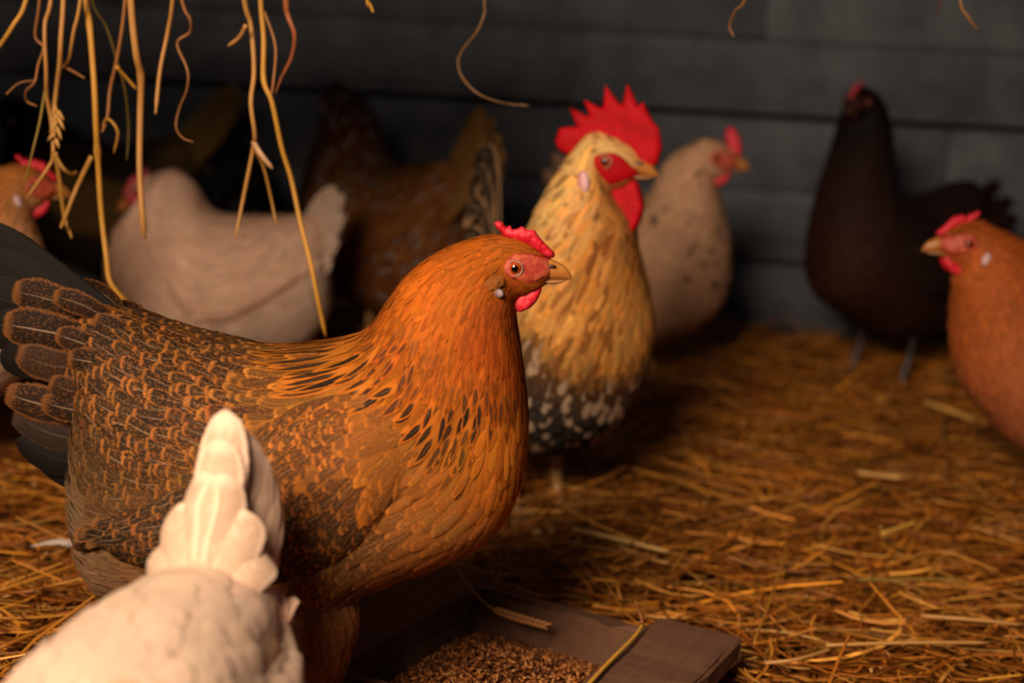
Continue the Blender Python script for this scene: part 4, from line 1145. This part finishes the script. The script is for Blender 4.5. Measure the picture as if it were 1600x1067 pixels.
# --- black speckled hen between the cream and the mottled hen
C1, C2 = (22, 20, 20), (74, 70, 68)
b = background_bird('speckled_hen', (-0.49, 2.45, 0), math.radians(100), generic(.88, -.03, -.01), ([(0, C1, C2, par(0, .35)), (12, C1, C2, par(0, .2, .4, 24, 9)), (19, C1, C2, par(0, 0, .4, 12, 6))], [(0, C1, C2, par(0, .2, .6)), (19, C1, C2, par(0, 0, .4, 12, 6))],),
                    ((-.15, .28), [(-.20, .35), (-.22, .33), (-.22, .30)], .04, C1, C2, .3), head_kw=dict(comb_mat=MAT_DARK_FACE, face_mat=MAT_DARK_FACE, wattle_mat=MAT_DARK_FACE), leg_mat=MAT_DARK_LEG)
tag(b.root, 'black speckled hen in the gap behind the cream hen', 'hen', GRP)

# --- dark bird in the left corner, only its red comb shows
C1, C2 = (26, 15, 12), (16, 10, 9)
b = background_bird('dark_hen', (-1.02, 2.30, 0), math.radians(-20), generic(1.02, .09, -.03), DARK, ((-.15, .30), [(-.25, .36), (-.27, .33)], .04, C1, C2), head_kw=dict(face_mat=MAT_COMB_PALE, lobe=False), leg_mat=MAT_DARK_LEG)
tag(b.root, 'dark hen with a red comb in the black corner at the far left', 'hen', GRP)

# ================================================================== straw bedding
STRAW = np.array([lin(c) for c in ((178, 122, 46), (160, 100, 34), (196, 146, 70), (140, 84, 28), (186, 128, 44), (122, 72, 24), (206, 164, 92), (150, 106, 40))]) * (1.12, .93, .72)
STRAW_P = np.array([.2, .2, .09, .17, .12, .13, .03, .06])
TR_O = np.array([-0.015, 1.332]); TR_A = math.radians(-28.7)
TU = np.array([math.cos(TR_A), math.sin(TR_A)]); TV = np.array([math.sin(TR_A), -math.cos(TR_A)])     # along the end board, towards the viewer
def in_trough(x, y, m=0.0):
    q = np.stack([x, y], -1) - TR_O
    u, v = q @ TU, q @ TV
    return (u > -.085 - m) & (u < .27 + m) & (v > -.03 - m) & (v < .27 + m)
def in_view(x, y, margin=0.22):
    half = 0.36 * (y + 0.12) + margin
    return np.abs(x) < half

def build_straw(n):
    x = rng.uniform(-1.3, 1.5, n * 3); y = 0.55 + (WALL_Y - 0.57) * rng.uniform(0, 1, n * 3) ** 1.15
    k = in_view(x, y) & ~in_trough(x, y, .0)
    x, y = x[k][:n], y[k][:n]; n = len(x)
    L = np.exp(rng.normal(math.log(.085), .5, n)).clip(.03, .26); W = rng.uniform(.0014, .0042, n)
    ang = rng.uniform(0, np.pi, n); ang = np.where(rng.uniform(0, 1, n) < .45, rng.normal(0.05, .45, n), ang)
    tilt = rng.normal(0, .13, n)
    z = floor_h(x, y) + rng.uniform(0, 1, n) ** 1.3 * .034
    z = np.maximum(z, floor_h(x, y) + np.abs(np.sin(tilt)) * L * .35)
    R = 5
    a = np.linspace(-.5, .5, R)
    bend = rng.normal(0, .12, n)[:, None]; bz = rng.normal(0, .05, n)[:, None]
    lx = L[:, None] * a; ly = L[:, None] * bend * (a ** 2 * 4 - .3); lz = L[:, None] * (np.sin(tilt)[:, None] * a + bz * (a ** 2 * 4))
    C = np.stack([x[:, None] + lx * np.cos(ang)[:, None] - ly * np.sin(ang)[:, None], y[:, None] + lx * np.sin(ang)[:, None] + ly * np.cos(ang)[:, None], np.maximum(z[:, None] + lz, floor_h(x, y)[:, None] - .006)], -1)
    # none may pass through the trough boards
    C[..., 1] = np.minimum(C[..., 1], WALL_Y - .012)
    bad = in_trough(C[..., 0], C[..., 1], -.004).any(1); C, L, W, ang, x = C[~bad], L[~bad], W[~bad], ang[~bad], x[~bad]; n = len(x)
    sd = np.stack([-np.sin(ang), np.cos(ang), np.zeros(n)], -1)
    tw = rng.uniform(-.8, .8, n)
    sv = sd * np.cos(tw)[:, None] + np.array([0, 0, 1]) * np.sin(tw)[:, None]
    nv = np.cross(np.stack([np.cos(ang), np.sin(ang), np.zeros(n)], -1), sv); nv *= np.sign(nv[:, 2:3] + 1e-9)
    prof = np.array([.75, 1, 1, 1, .6])
    w = W[:, None] * prof
    P = np.stack([C - sv[:, None] * w[..., None] * .5, C + nv[:, None] * w[..., None] * .38, C + sv[:, None] * w[..., None] * .5], 2)
    col = STRAW[rng.choice(len(STRAW), n, p=STRAW_P)] * np.exp(rng.normal(0, .34, (n, 1)))
    m = R * 3
    Fc = (np.arange(n)[:, None, None] * m + grid_faces(R, 3)[None]).reshape(-1, 4)
    A = np.ones((n * m, 4)); A[:, :3] = np.repeat(col, m, 0)
    o = mesh_obj('straw_bedding', P.reshape(-1, 3), Fc, MAT_STRAW, None, attrs={'col_a': A}, smooth=False)
    tag(o, 'orange brown straw bedding spread over the whole floor', 'straw', kind='stuff')
build_straw(26000)

def build_chaff(n):
    x = rng.uniform(-1.0, 1.3, n); y = rng.uniform(.7, 2.5, n)
    k = in_view(x, y, .1) & ~in_trough(x, y, .01); x, y = x[k], y[k]; n = len(x)
    L = rng.uniform(.006, .016, n); W = L * rng.uniform(.25, .5, n); a = rng.uniform(0, 2 * np.pi, n); tl = rng.normal(0, .3, n)
    d = np.stack([np.cos(a) * np.cos(tl), np.sin(a) * np.cos(tl), np.sin(tl)], -1); sd = np.stack([-np.sin(a), np.cos(a), rng.normal(0, .2, n)], -1)
    c = np.stack([x, y, floor_h(x, y) + rng.uniform(.018, .038, n)], -1)
    up = np.array([0, 0, 1.0])
    P = np.stack([c - d * L[:, None] * .5, c + sd * W[:, None] * .5, c + d * L[:, None] * .5, c - sd * W[:, None] * .5, c + up * W[:, None] * .3, c - up * W[:, None] * .2], 1)
    t = np.array([(0, 1, 4), (1, 2, 4), (2, 3, 4), (3, 0, 4), (1, 0, 5), (2, 1, 5), (3, 2, 5), (0, 3, 5)])
    col = np.array([lin((196, 140, 84)), lin((170, 112, 60)), lin((150, 84, 44))])[rng.integers(0, 3, n)] * np.exp(rng.normal(0, .2, (n, 1)))
    A = np.ones((n * 6, 4)); A[:, :3] = np.repeat(col, 6, 0)
    o = mesh_obj('chaff', P.reshape(-1, 3), (np.arange(n)[:, None, None] * 6 + t[None]).reshape(-1, 3), MAT_GRAIN, None, attrs={'col_a': A})
    tag(o, 'pale husks and chaff scattered in the straw', 'chaff', kind='stuff')
build_chaff(1600)

# single stalks that stand out on the bedding
def floor_stalk(px, r, label, col=(206, 156, 82), z=.042, name='straw_stalk'):
    pts = [on_z(x, y, z + (0.004 * i % .007)) for i, (x, y) in enumerate(px)]
    n = max(6, 5 * len(pts)); P = catmull(pts, n)
    sc = px_scale(px[0][0], px[0][1], P[0][1])
    o = tube(name, P, r / sc * np.interp(np.linspace(0, 1, n), [0, .1, .9, 1], [.9, 1, .9, .5]), MAT_STRAW, None, 6, attrs={'col_a': rgba(col)})
    return tag(o, label, 'straw stalk', 'loose straw stalks on the bedding')
for a in [([(894, 826), (965, 842), (1045, 862)], 4.2, 'thick pale straw stalk lying right of the rooster feet', (222, 176, 104)),
          ([(1444, 628), (1480, 640), (1522, 656)], 4.2, 'short bright straw stalk beside the reddish hen breast', (214, 164, 84)),
          ([(1340, 738), (1410, 747)], 4, 'short pale straw stalk in the middle of the right bedding', (206, 154, 84)),
          ([(1378, 834), (1434, 815)], 4, 'short yellow straw stalk slanting up to the right', (214, 162, 70)),
          ([(1472, 640), (1476, 700), (1482, 762)], 2.2, 'thin dull straw stalk pointing towards the camera near the right edge', (150, 104, 44)),
          ([(890, 648), (1010, 640), (1150, 644)], 2.8, 'long straw stalk lying level behind the rooster', (176, 112, 36)),
          ([(985, 732), (1060, 752), (1140, 780)], 3, 'long brown straw stalk slanting down across the bedding', (186, 124, 44)),
          ([(0, 922), (80, 896), (165, 866)], 4, 'long orange straw stalk left of the near white hen, the upper one', (190, 122, 36)),
          ([(0, 1012), (90, 972), (172, 928)], 4, 'long orange straw stalk left of the near white hen, the lower one', (176, 108, 32)),
          ([(1195, 1036), (1245, 1030), (1300, 1014)], 3.4, 'pale straw stalk right of the trough corner', (200, 146, 84)),
          ([(1290, 1008), (1420, 1004), (1550, 1004)], 3.4, 'long pale straw stalk level in the lower right', (206, 150, 84)),
          ([(1440, 962), (1520, 968), (1600, 976)], 3.6, 'pale stalk running out of the frame at the lower right edge', (200, 146, 80)),
          ([(1528, 1062), (1600, 1054)], 2.6, 'yellow stalk in the bottom right corner', (214, 150, 50)),
          ([(1232, 846), (1210, 920), (1178, 1004)], 2.2, 'thin stalk reaching towards the trough from the bedding', (186, 128, 48)),
          ([(1390, 880), (1470, 862), (1560, 892)], 2.4, 'curved thin stalk on the right bedding', (190, 126, 50)),
          ([(1050, 640), (1100, 700), (1112, 720)], 2.6, 'crossing stalk in front of the pale hen', (160, 98, 34)),
          ([(1340, 906), (1480, 904), (1500, 900)], 2.2, 'greenish stalk lying level in the right foreground', (150, 120, 50))]:
    floor_stalk(*a)

# ================================================================== feeding trough
import bmesh
def board(name, lo, hi, mat, parent, jitter=.0015, bev=.003, seg=10):
    bm = bmesh.new(); bmesh.ops.create_cube(bm, size=1.0)
    lo, hi = Vector(lo), Vector(hi)
    for v in bm.verts: v.co = Vector([(a + b) / 2 + c * (b - a) for a, b, c in zip(lo, hi, v.co)])
    bmesh.ops.bevel(bm, geom=bm.edges[:], offset=bev, segments=2, affect='EDGES')
    ax = max(range(3), key=lambda i: hi[i] - lo[i])
    for q in range(1, seg):
        no = Vector((0, 0, 0)); no[ax] = 1; co = lo.lerp(hi, q / seg)
        bmesh.ops.bisect_plane(bm, geom=bm.verts[:] + bm.edges[:] + bm.faces[:], plane_co=co, plane_no=no)
    for v in bm.verts: v.co += Vector((random.gauss(0, jitter), random.gauss(0, jitter), random.gauss(0, jitter * .7)))
    me = bpy.data.meshes.new(name); bm.to_mesh(me); bm.free(); me.materials.append(mat)
    return link(bpy.data.objects.new(name, me), parent)
trough = link(bpy.data.objects.new('feeding_trough', None)); trough.location = (*TR_O, 0); trough.rotation_euler.z = TR_A
tag(trough, 'weathered wooden feeding trough full of grain at the bottom centre', 'trough')
board('end_board', (-.004, -.018, -.006), (.186, .002, .052), MAT_WOOD, trough)
board('rail', (.180, -.27, .030), (.264, .026, .054), MAT_WOOD, trough)
board('rail', (-.082, -.25, .028), (.002, .016, .052), MAT_WOOD, trough)
board('side_board', (.181, -.262, -.008), (.199, .010, .031), MAT_WOOD, trough)
board('side_board', (-.016, -.245, -.008), (.002, .006, .029), MAT_WOOD, trough)
board('bottom_board', (.0, -.245, -.010), (.182, .0, -.001), MAT_WOOD, trough)
board('end_board', (.0, -.245, -.004), (.182, -.228, .048), MAT_WOOD, trough)
def build_grain(n):
    u = rng.uniform(.006, .178, n); v = rng.uniform(.010, .222, n)
    h = .004 + .028 * np.exp(-((u - .085) / .075) ** 2) * np.clip((v - .015) / .07, 0, 1)
    z = h * rng.uniform(.55, 1, n) + .003
    c = np.stack([u, -v, z], -1)
    L = rng.uniform(.0035, .0065, n); W = rng.uniform(.0011, .0019, n)
    d = rng.normal(size=(n, 3)) * (1, 1, .45); d /= np.linalg.norm(d, axis=1)[:, None]
    e = np.cross(d, rng.normal(size=(n, 3))); e /= np.linalg.norm(e, axis=1)[:, None]; f = np.cross(d, e)
    P = np.stack([c - d * L[:, None], c + e * W[:, None], c + f * W[:, None], c - e * W[:, None], c - f * W[:, None], c + d * L[:, None]], 1)
    t = np.array([(0, 2, 1), (0, 3, 2), (0, 4, 3), (0, 1, 4), (5, 1, 2), (5, 2, 3), (5, 3, 4), (5, 4, 1)])
    col = np.array([lin((176, 104, 48)), lin((196, 132, 72)), lin((130, 70, 30)), lin((96, 54, 26))])[rng.integers(0, 4, n)] * np.exp(rng.normal(0, .2, (n, 1)))
    A = np.ones((n * 6, 4)); A[:, :3] = np.repeat(col, 6, 0)
    o = mesh_obj('grain', P.reshape(-1, 3), (np.arange(n)[:, None, None] * 6 + t[None]).reshape(-1, 3), MAT_GRAIN, None, attrs={'col_a': A})
    o.location = trough.location; o.rotation_euler.z = TR_A
    tag(o, 'orange brown grain heaped inside the wooden trough', 'grain', kind='stuff')
build_grain(5200)
# seed head lying over the far board, stalk over the right rail
def seed_head(stalk, pts, nseed=18, col=(196, 140, 76), size=.0055, name='seed'):
    P = catmull(pts, nseed)
    for i in range(nseed):
        T = P[min(i + 1, nseed - 1)] - P[max(i - 1, 0)]; T = T / np.linalg.norm(T)
        sd = np.cross(T, (0.2, .8, .3)); sd /= np.linalg.norm(sd)
        d = T * .8 + sd * (.45 if i % 2 else -.45); d /= np.linalg.norm(d)
        L = size * (1 - .4 * abs(i / nseed - .5))
        q = np.array([P[i], P[i] + d * L * .7, P[i] + d * L * 1.5, P[i] + d * L * 2.2])
        tube(name, q, np.array([.0006, .0017, .0014, .0003]) * size / .0055, MAT_STRAW, stalk, 6, attrs={'col_a': rgba(col)})
pts = [on_z(700, 872, .075), on_z(735, 920, .066), on_z(768, 950, .060), on_z(800, 962, .056), on_z(848, 976, .052)]
st = tube('seed_stalk', catmull(pts, 20), np.linspace(.0016, .0008, 20), MAT_STRAW, None, 6, attrs={'col_a': rgba((170, 110, 50))})
seed_head(st, pts[2:], 22, (190, 130, 74))
tag(st, 'grass seed head hanging over the far board of the trough', 'grass stalk')
pts = [on_z(905, 1085, .060), on_z(950, 1036, .061), on_z(990, 996, .062), on_z(1004, 976, .064)]
st = tube('straw_stalk', catmull(pts, 16), np.linspace(.0022, .0018, 16), MAT_STRAW, None, 6, attrs={'col_a': rgba((216, 158, 58))})
seed_head(st, [pts[3], on_z(1000, 962, .068), on_z(996, 945, .07)], 9, (150, 90, 44), .004, 'husk')
tag(st, 'bright yellow straw stalk resting on the right rail of the trough', 'straw stalk')

# ================================================================== hay hanging from above
HANG_Y = 1.40
def hang(px, r, col, label, Y=HANG_Y, flat=1.0, up=True, nodes=(), wob=.012, name='hay_stalk', tipcol=None, taper=.8):
    k = len(px); ph = rng.uniform(0, 6)
    P = [on_y(x, y, Y + wob * math.sin(ph + 1.3 * i)) for i, (x, y) in enumerate(px)]
    if up:
        d = P[0] - P[1]; d = d / np.linalg.norm(d) * .5 + np.array([0, 0, .6]); P = [P[0] + d / np.linalg.norm(d) * .10] + P
    n = 6 * len(P); C = catmull(P, n); sc = px_scale(px[0][0], px[0][1], Y)
    rad = r / sc * np.linspace(1, taper, n)
    rad[-2:] *= .6
    for nx, ny in nodes:
        q = on_y(nx, ny, Y); dd = np.linalg.norm(C - q, axis=1); rad = rad * (1 + .5 * np.exp(-(dd / .006) ** 2))
    V, Fc = tube_data(C, rad, 7)
    if flat != 1.0:
        c = np.vstack([np.repeat(C, 7, 0), C[0], C[-1]]); V = c + (V - c) * (1, flat, 1)
    A = np.tile(rgba(col), (len(V), 1))
    o = mesh_obj(name, V, Fc, MAT_STRAW, None, attrs={'col_a': A})
    tag(o, label, 'hay stalk', 'hay stalks hanging from above')
    return o
Y1, Y2, Y3, Y4 = (206, 146, 56), (196, 138, 72), (160, 104, 60), (176, 124, 52)
hang([(134, -5), (140, 40), (147, 130), (150, 200), (153, 250), (158, 330), (166, 400), (172, 440), (195, 470), (207, 487)], 5.2, Y1, 'thick yellow hay stalk with two nodes hanging before the cream hen', nodes=((140, 36), (149, 236)))
hang([(204, -5), (212, 80), (220, 120), (219, 180), (218, 260), (222, 330), (226, 372)], 6.0, Y2, 'thick bent hay stalk hanging in front of the cream hen face', nodes=((221, 122),))
o = hang([(80, -5), (70, 40), (72, 110), (73, 150), (80, 190), (83, 240), (75, 262), (40, 312)], 3.6, Y2, 'long hay stalk ending in a forked leaf over the buff hen head')
o = hang([(99, -5), (95, 60), (93, 100), (88, 140), (84, 180), (85, 215)], 4.4, Y2, 'hay stalk with a cluster of pale seeds')
seed_head(o, [on_y(88, 165, HANG_Y), on_y(90, 185, HANG_Y), on_y(86, 212, HANG_Y)], 8, (214, 160, 84), .007)
hang([(126, -5), (115, 50), (108, 90), (98, 106)], 3.4, Y2, 'short hay stalk joining the seed cluster stalk from the right')
hang([(42, -5), (20, 40), (-6, 80)], 4.2, Y1, 'hay stalk crossing the upper left corner')
hang([(196, -5), (185, 80), (172, 140), (168, 180), (160, 206)], 3.4, Y3, 'brownish hay stalk left of the thick bent stalk')
hang([(142, -5), (165, 40), (180, 85), (195, 140), (201, 200), (198, 250)], 2.2, (120, 96, 36), 'thin greenish hay stalk behind the others', Y=1.46)
hang([(270, -5), (262, 50), (250, 110), (243, 178)], 3.4, Y2, 'straight hay stalk with a pale cut tip', taper=1.0)
hang([(283, -5), (297, 30), (297, 50), (280, 62), (278, 75), (293, 110), (292, 140), (280, 170), (275, 198), (285, 215), (302, 222)], 3.2, Y3, 'curly brown hay leaf twisting down beside the straight stalk', taper=.4)
hang([(381, -5), (392, 40), (397, 110), (392, 160), (398, 210), (395, 235), (380, 310), (368, 372)], 4.6, Y2, 'upright hay stalk that kinks left above the cream hen back', taper=.65)
hang([(407, -5), (412, 60), (412, 125), (425, 160), (440, 230), (455, 280), (470, 350), (485, 410), (497, 470), (509, 526)], 4.4, Y1, 'longest hay stalk slanting right down to the brown hen back', taper=.9, nodes=((412, 128),))
hang([(396, 222), (407, 240), (426, 264)], 4.6, (206, 160, 116), 'pale stubby leaf at the fork of the upright stalk', up=False, flat=.4)
hang([(446, -5), (450, 25), (460, 55), (455, 90), (440, 120), (430, 147)], 5.6, (160, 88, 50), 'broad reddish brown hay leaf curling in front of the wall', flat=.3, taper=.3)
hang([(413, 18), (430, 70), (428, 120), (423, 155)], 2.6, Y3, 'thin hay leaf between the longest stalk and the reddish leaf', up=False)
hang([(400, 236), (412, 262), (424, 312), (432, 352)], 2.8, Y4, 'thin lower branch below the fork of the upright stalk', up=False, Y=1.42)
hang([(72, 130), (62, 190), (50, 240), (36, 296)], 2.0, (150, 120, 46), 'very thin hay stalk slanting left over the buff hen', up=False)
hang([(143, 244), (120, 292), (102, 338), (95, 356)], 4.0, Y4, 'side leaf of the thick noded stalk pointing down left', up=False, flat=.5)
hang([(86, 238), (94, 290), (100, 336), (112, 372)], 4.0, Y4, 'crumpled hay leaf beside the thick noded stalk', up=False, flat=.5)
hang([(62, -5), (55, 55), (68, 74), (60, 100), (54, 128), (41, 142), (42, 158), (58, 166)], 2.8, Y3, 'curled brown hay leaf in the upper left', taper=.6)
hang([(158, 206), (168, 186), (184, 206), (178, 240)], 3.0, Y4, 'small arched hay leaf behind the thick bent stalk', up=False)
hang([(182, 104), (198, 122), (214, 140)], 3.2, Y1, 'short slanted hay piece caught on the thick bent stalk', up=False)
hang([(100, 104), (115, 112), (132, 122)], 2.6, Y3, 'short brown hay piece right of the seed cluster', up=False)
hang([(84, 238), (98, 262), (112, 272), (120, 268)], 3.4, Y4, 'small crumpled hay leaf under the seed cluster', up=False)
hang([(10, 147), (30, 130), (58, 125)], 1.6, Y3, 'fine arched hay fibre at the left edge', up=False)
hang([(384, 40), (374, 58), (356, 72)], 3.6, Y2, 'pointed husk left of the upright stalk', up=False, flat=.5)
hang([(573, -6), (578, 6), (583, 19)], 3.0, Y1, 'short stalk tip poking in at the top edge')
hang([(757, -6), (757, 20), (745, 50), (725, 75), (716, 95), (722, 120), (745, 145), (775, 158), (800, 163), (827, 165)], 2.3, (128, 92, 58), 'long hooked fibre hanging in front of the grey wall', Y=1.5, taper=.7)
hang([(1166, -6), (1150, 15), (1140, 40), (1147, 58)], 1.9, (150, 100, 56), 'small curved fibre at the top edge above the pale hen', Y=1.5)
hang([(1499, -6), (1512, 25), (1529, 48)], 1.9, (166, 110, 52), 'short straight fibre at the top edge on the right', Y=1.5)
hang([(1472, -6), (1462, 22)], 1.4, (110, 70, 40), 'faint fibre stub at the top edge on the right', Y=1.55)

# added unseen hay above the frame: shades the back left, stalks hang from it
def shade_hay_bundle():
    n = 2600
    c = np.stack([rng.uniform(-.86, -.16, n), 1.40 + rng.normal(0, .07, n), .78 + rng.normal(0, .06, n).clip(-.12, .16)], -1)
    L = rng.uniform(.08, .26, n); a = rng.uniform(0, np.pi, n); tl = rng.normal(0, .25, n)
    d = np.stack([np.cos(a) * np.cos(tl), np.sin(a) * np.cos(tl) * .5, np.sin(tl) * .7], -1); sv = np.cross(d, rng.normal(size=(n, 3))); sv /= np.linalg.norm(sv, axis=1)[:, None]
    f = np.linspace(-.5, .5, 4)
    C = c[:, None] + d[:, None] * L[:, None, None] * f[None, :, None]; C[..., 2] -= (L[:, None] * .5 * f ** 2)
    C[..., 2] = np.maximum(C[..., 2], .655 + .02 * rng.uniform(0, 1, (n, 1)))
    w = rng.uniform(.001, .0022, n)[:, None, None]; nv = np.cross(d, sv)
    P = np.stack([C - sv[:, None] * w, C + nv[:, None] * w, C + sv[:, None] * w], 2)
    col = STRAW[rng.choice(len(STRAW), n, p=STRAW_P)]
    A = np.ones((n * 12, 4)); A[:, :3] = np.repeat(col, 12, 0)
    o = mesh_obj('shade_hay_bundle', P.reshape(-1, 3), (np.arange(n)[:, None, None] * 12 + grid_faces(4, 3)[None]).reshape(-1, 4), MAT_STRAW, None, attrs={'col_a': A}, smooth=False)
    tag(o, 'unseen bundle of hay added overhead to shade the back left, stalks hang from it', 'hay', kind='stuff')
shade_hay_bundle()

# small downy feather dropped in the straw on the left
p = on_z(92, 856, .045)
o = long_feather('downy_feather', [p + (-.03, 0, .0), p + (0, .004, .006), p + (.028, 0, .002)], .022, (0, -.3, 1), rgba((226, 206, 190)), rgba((200, 180, 160)), (0, 0, .9, .3), None)
tag(o, 'small white downy feather lying in the straw left of the near hen', 'feather')
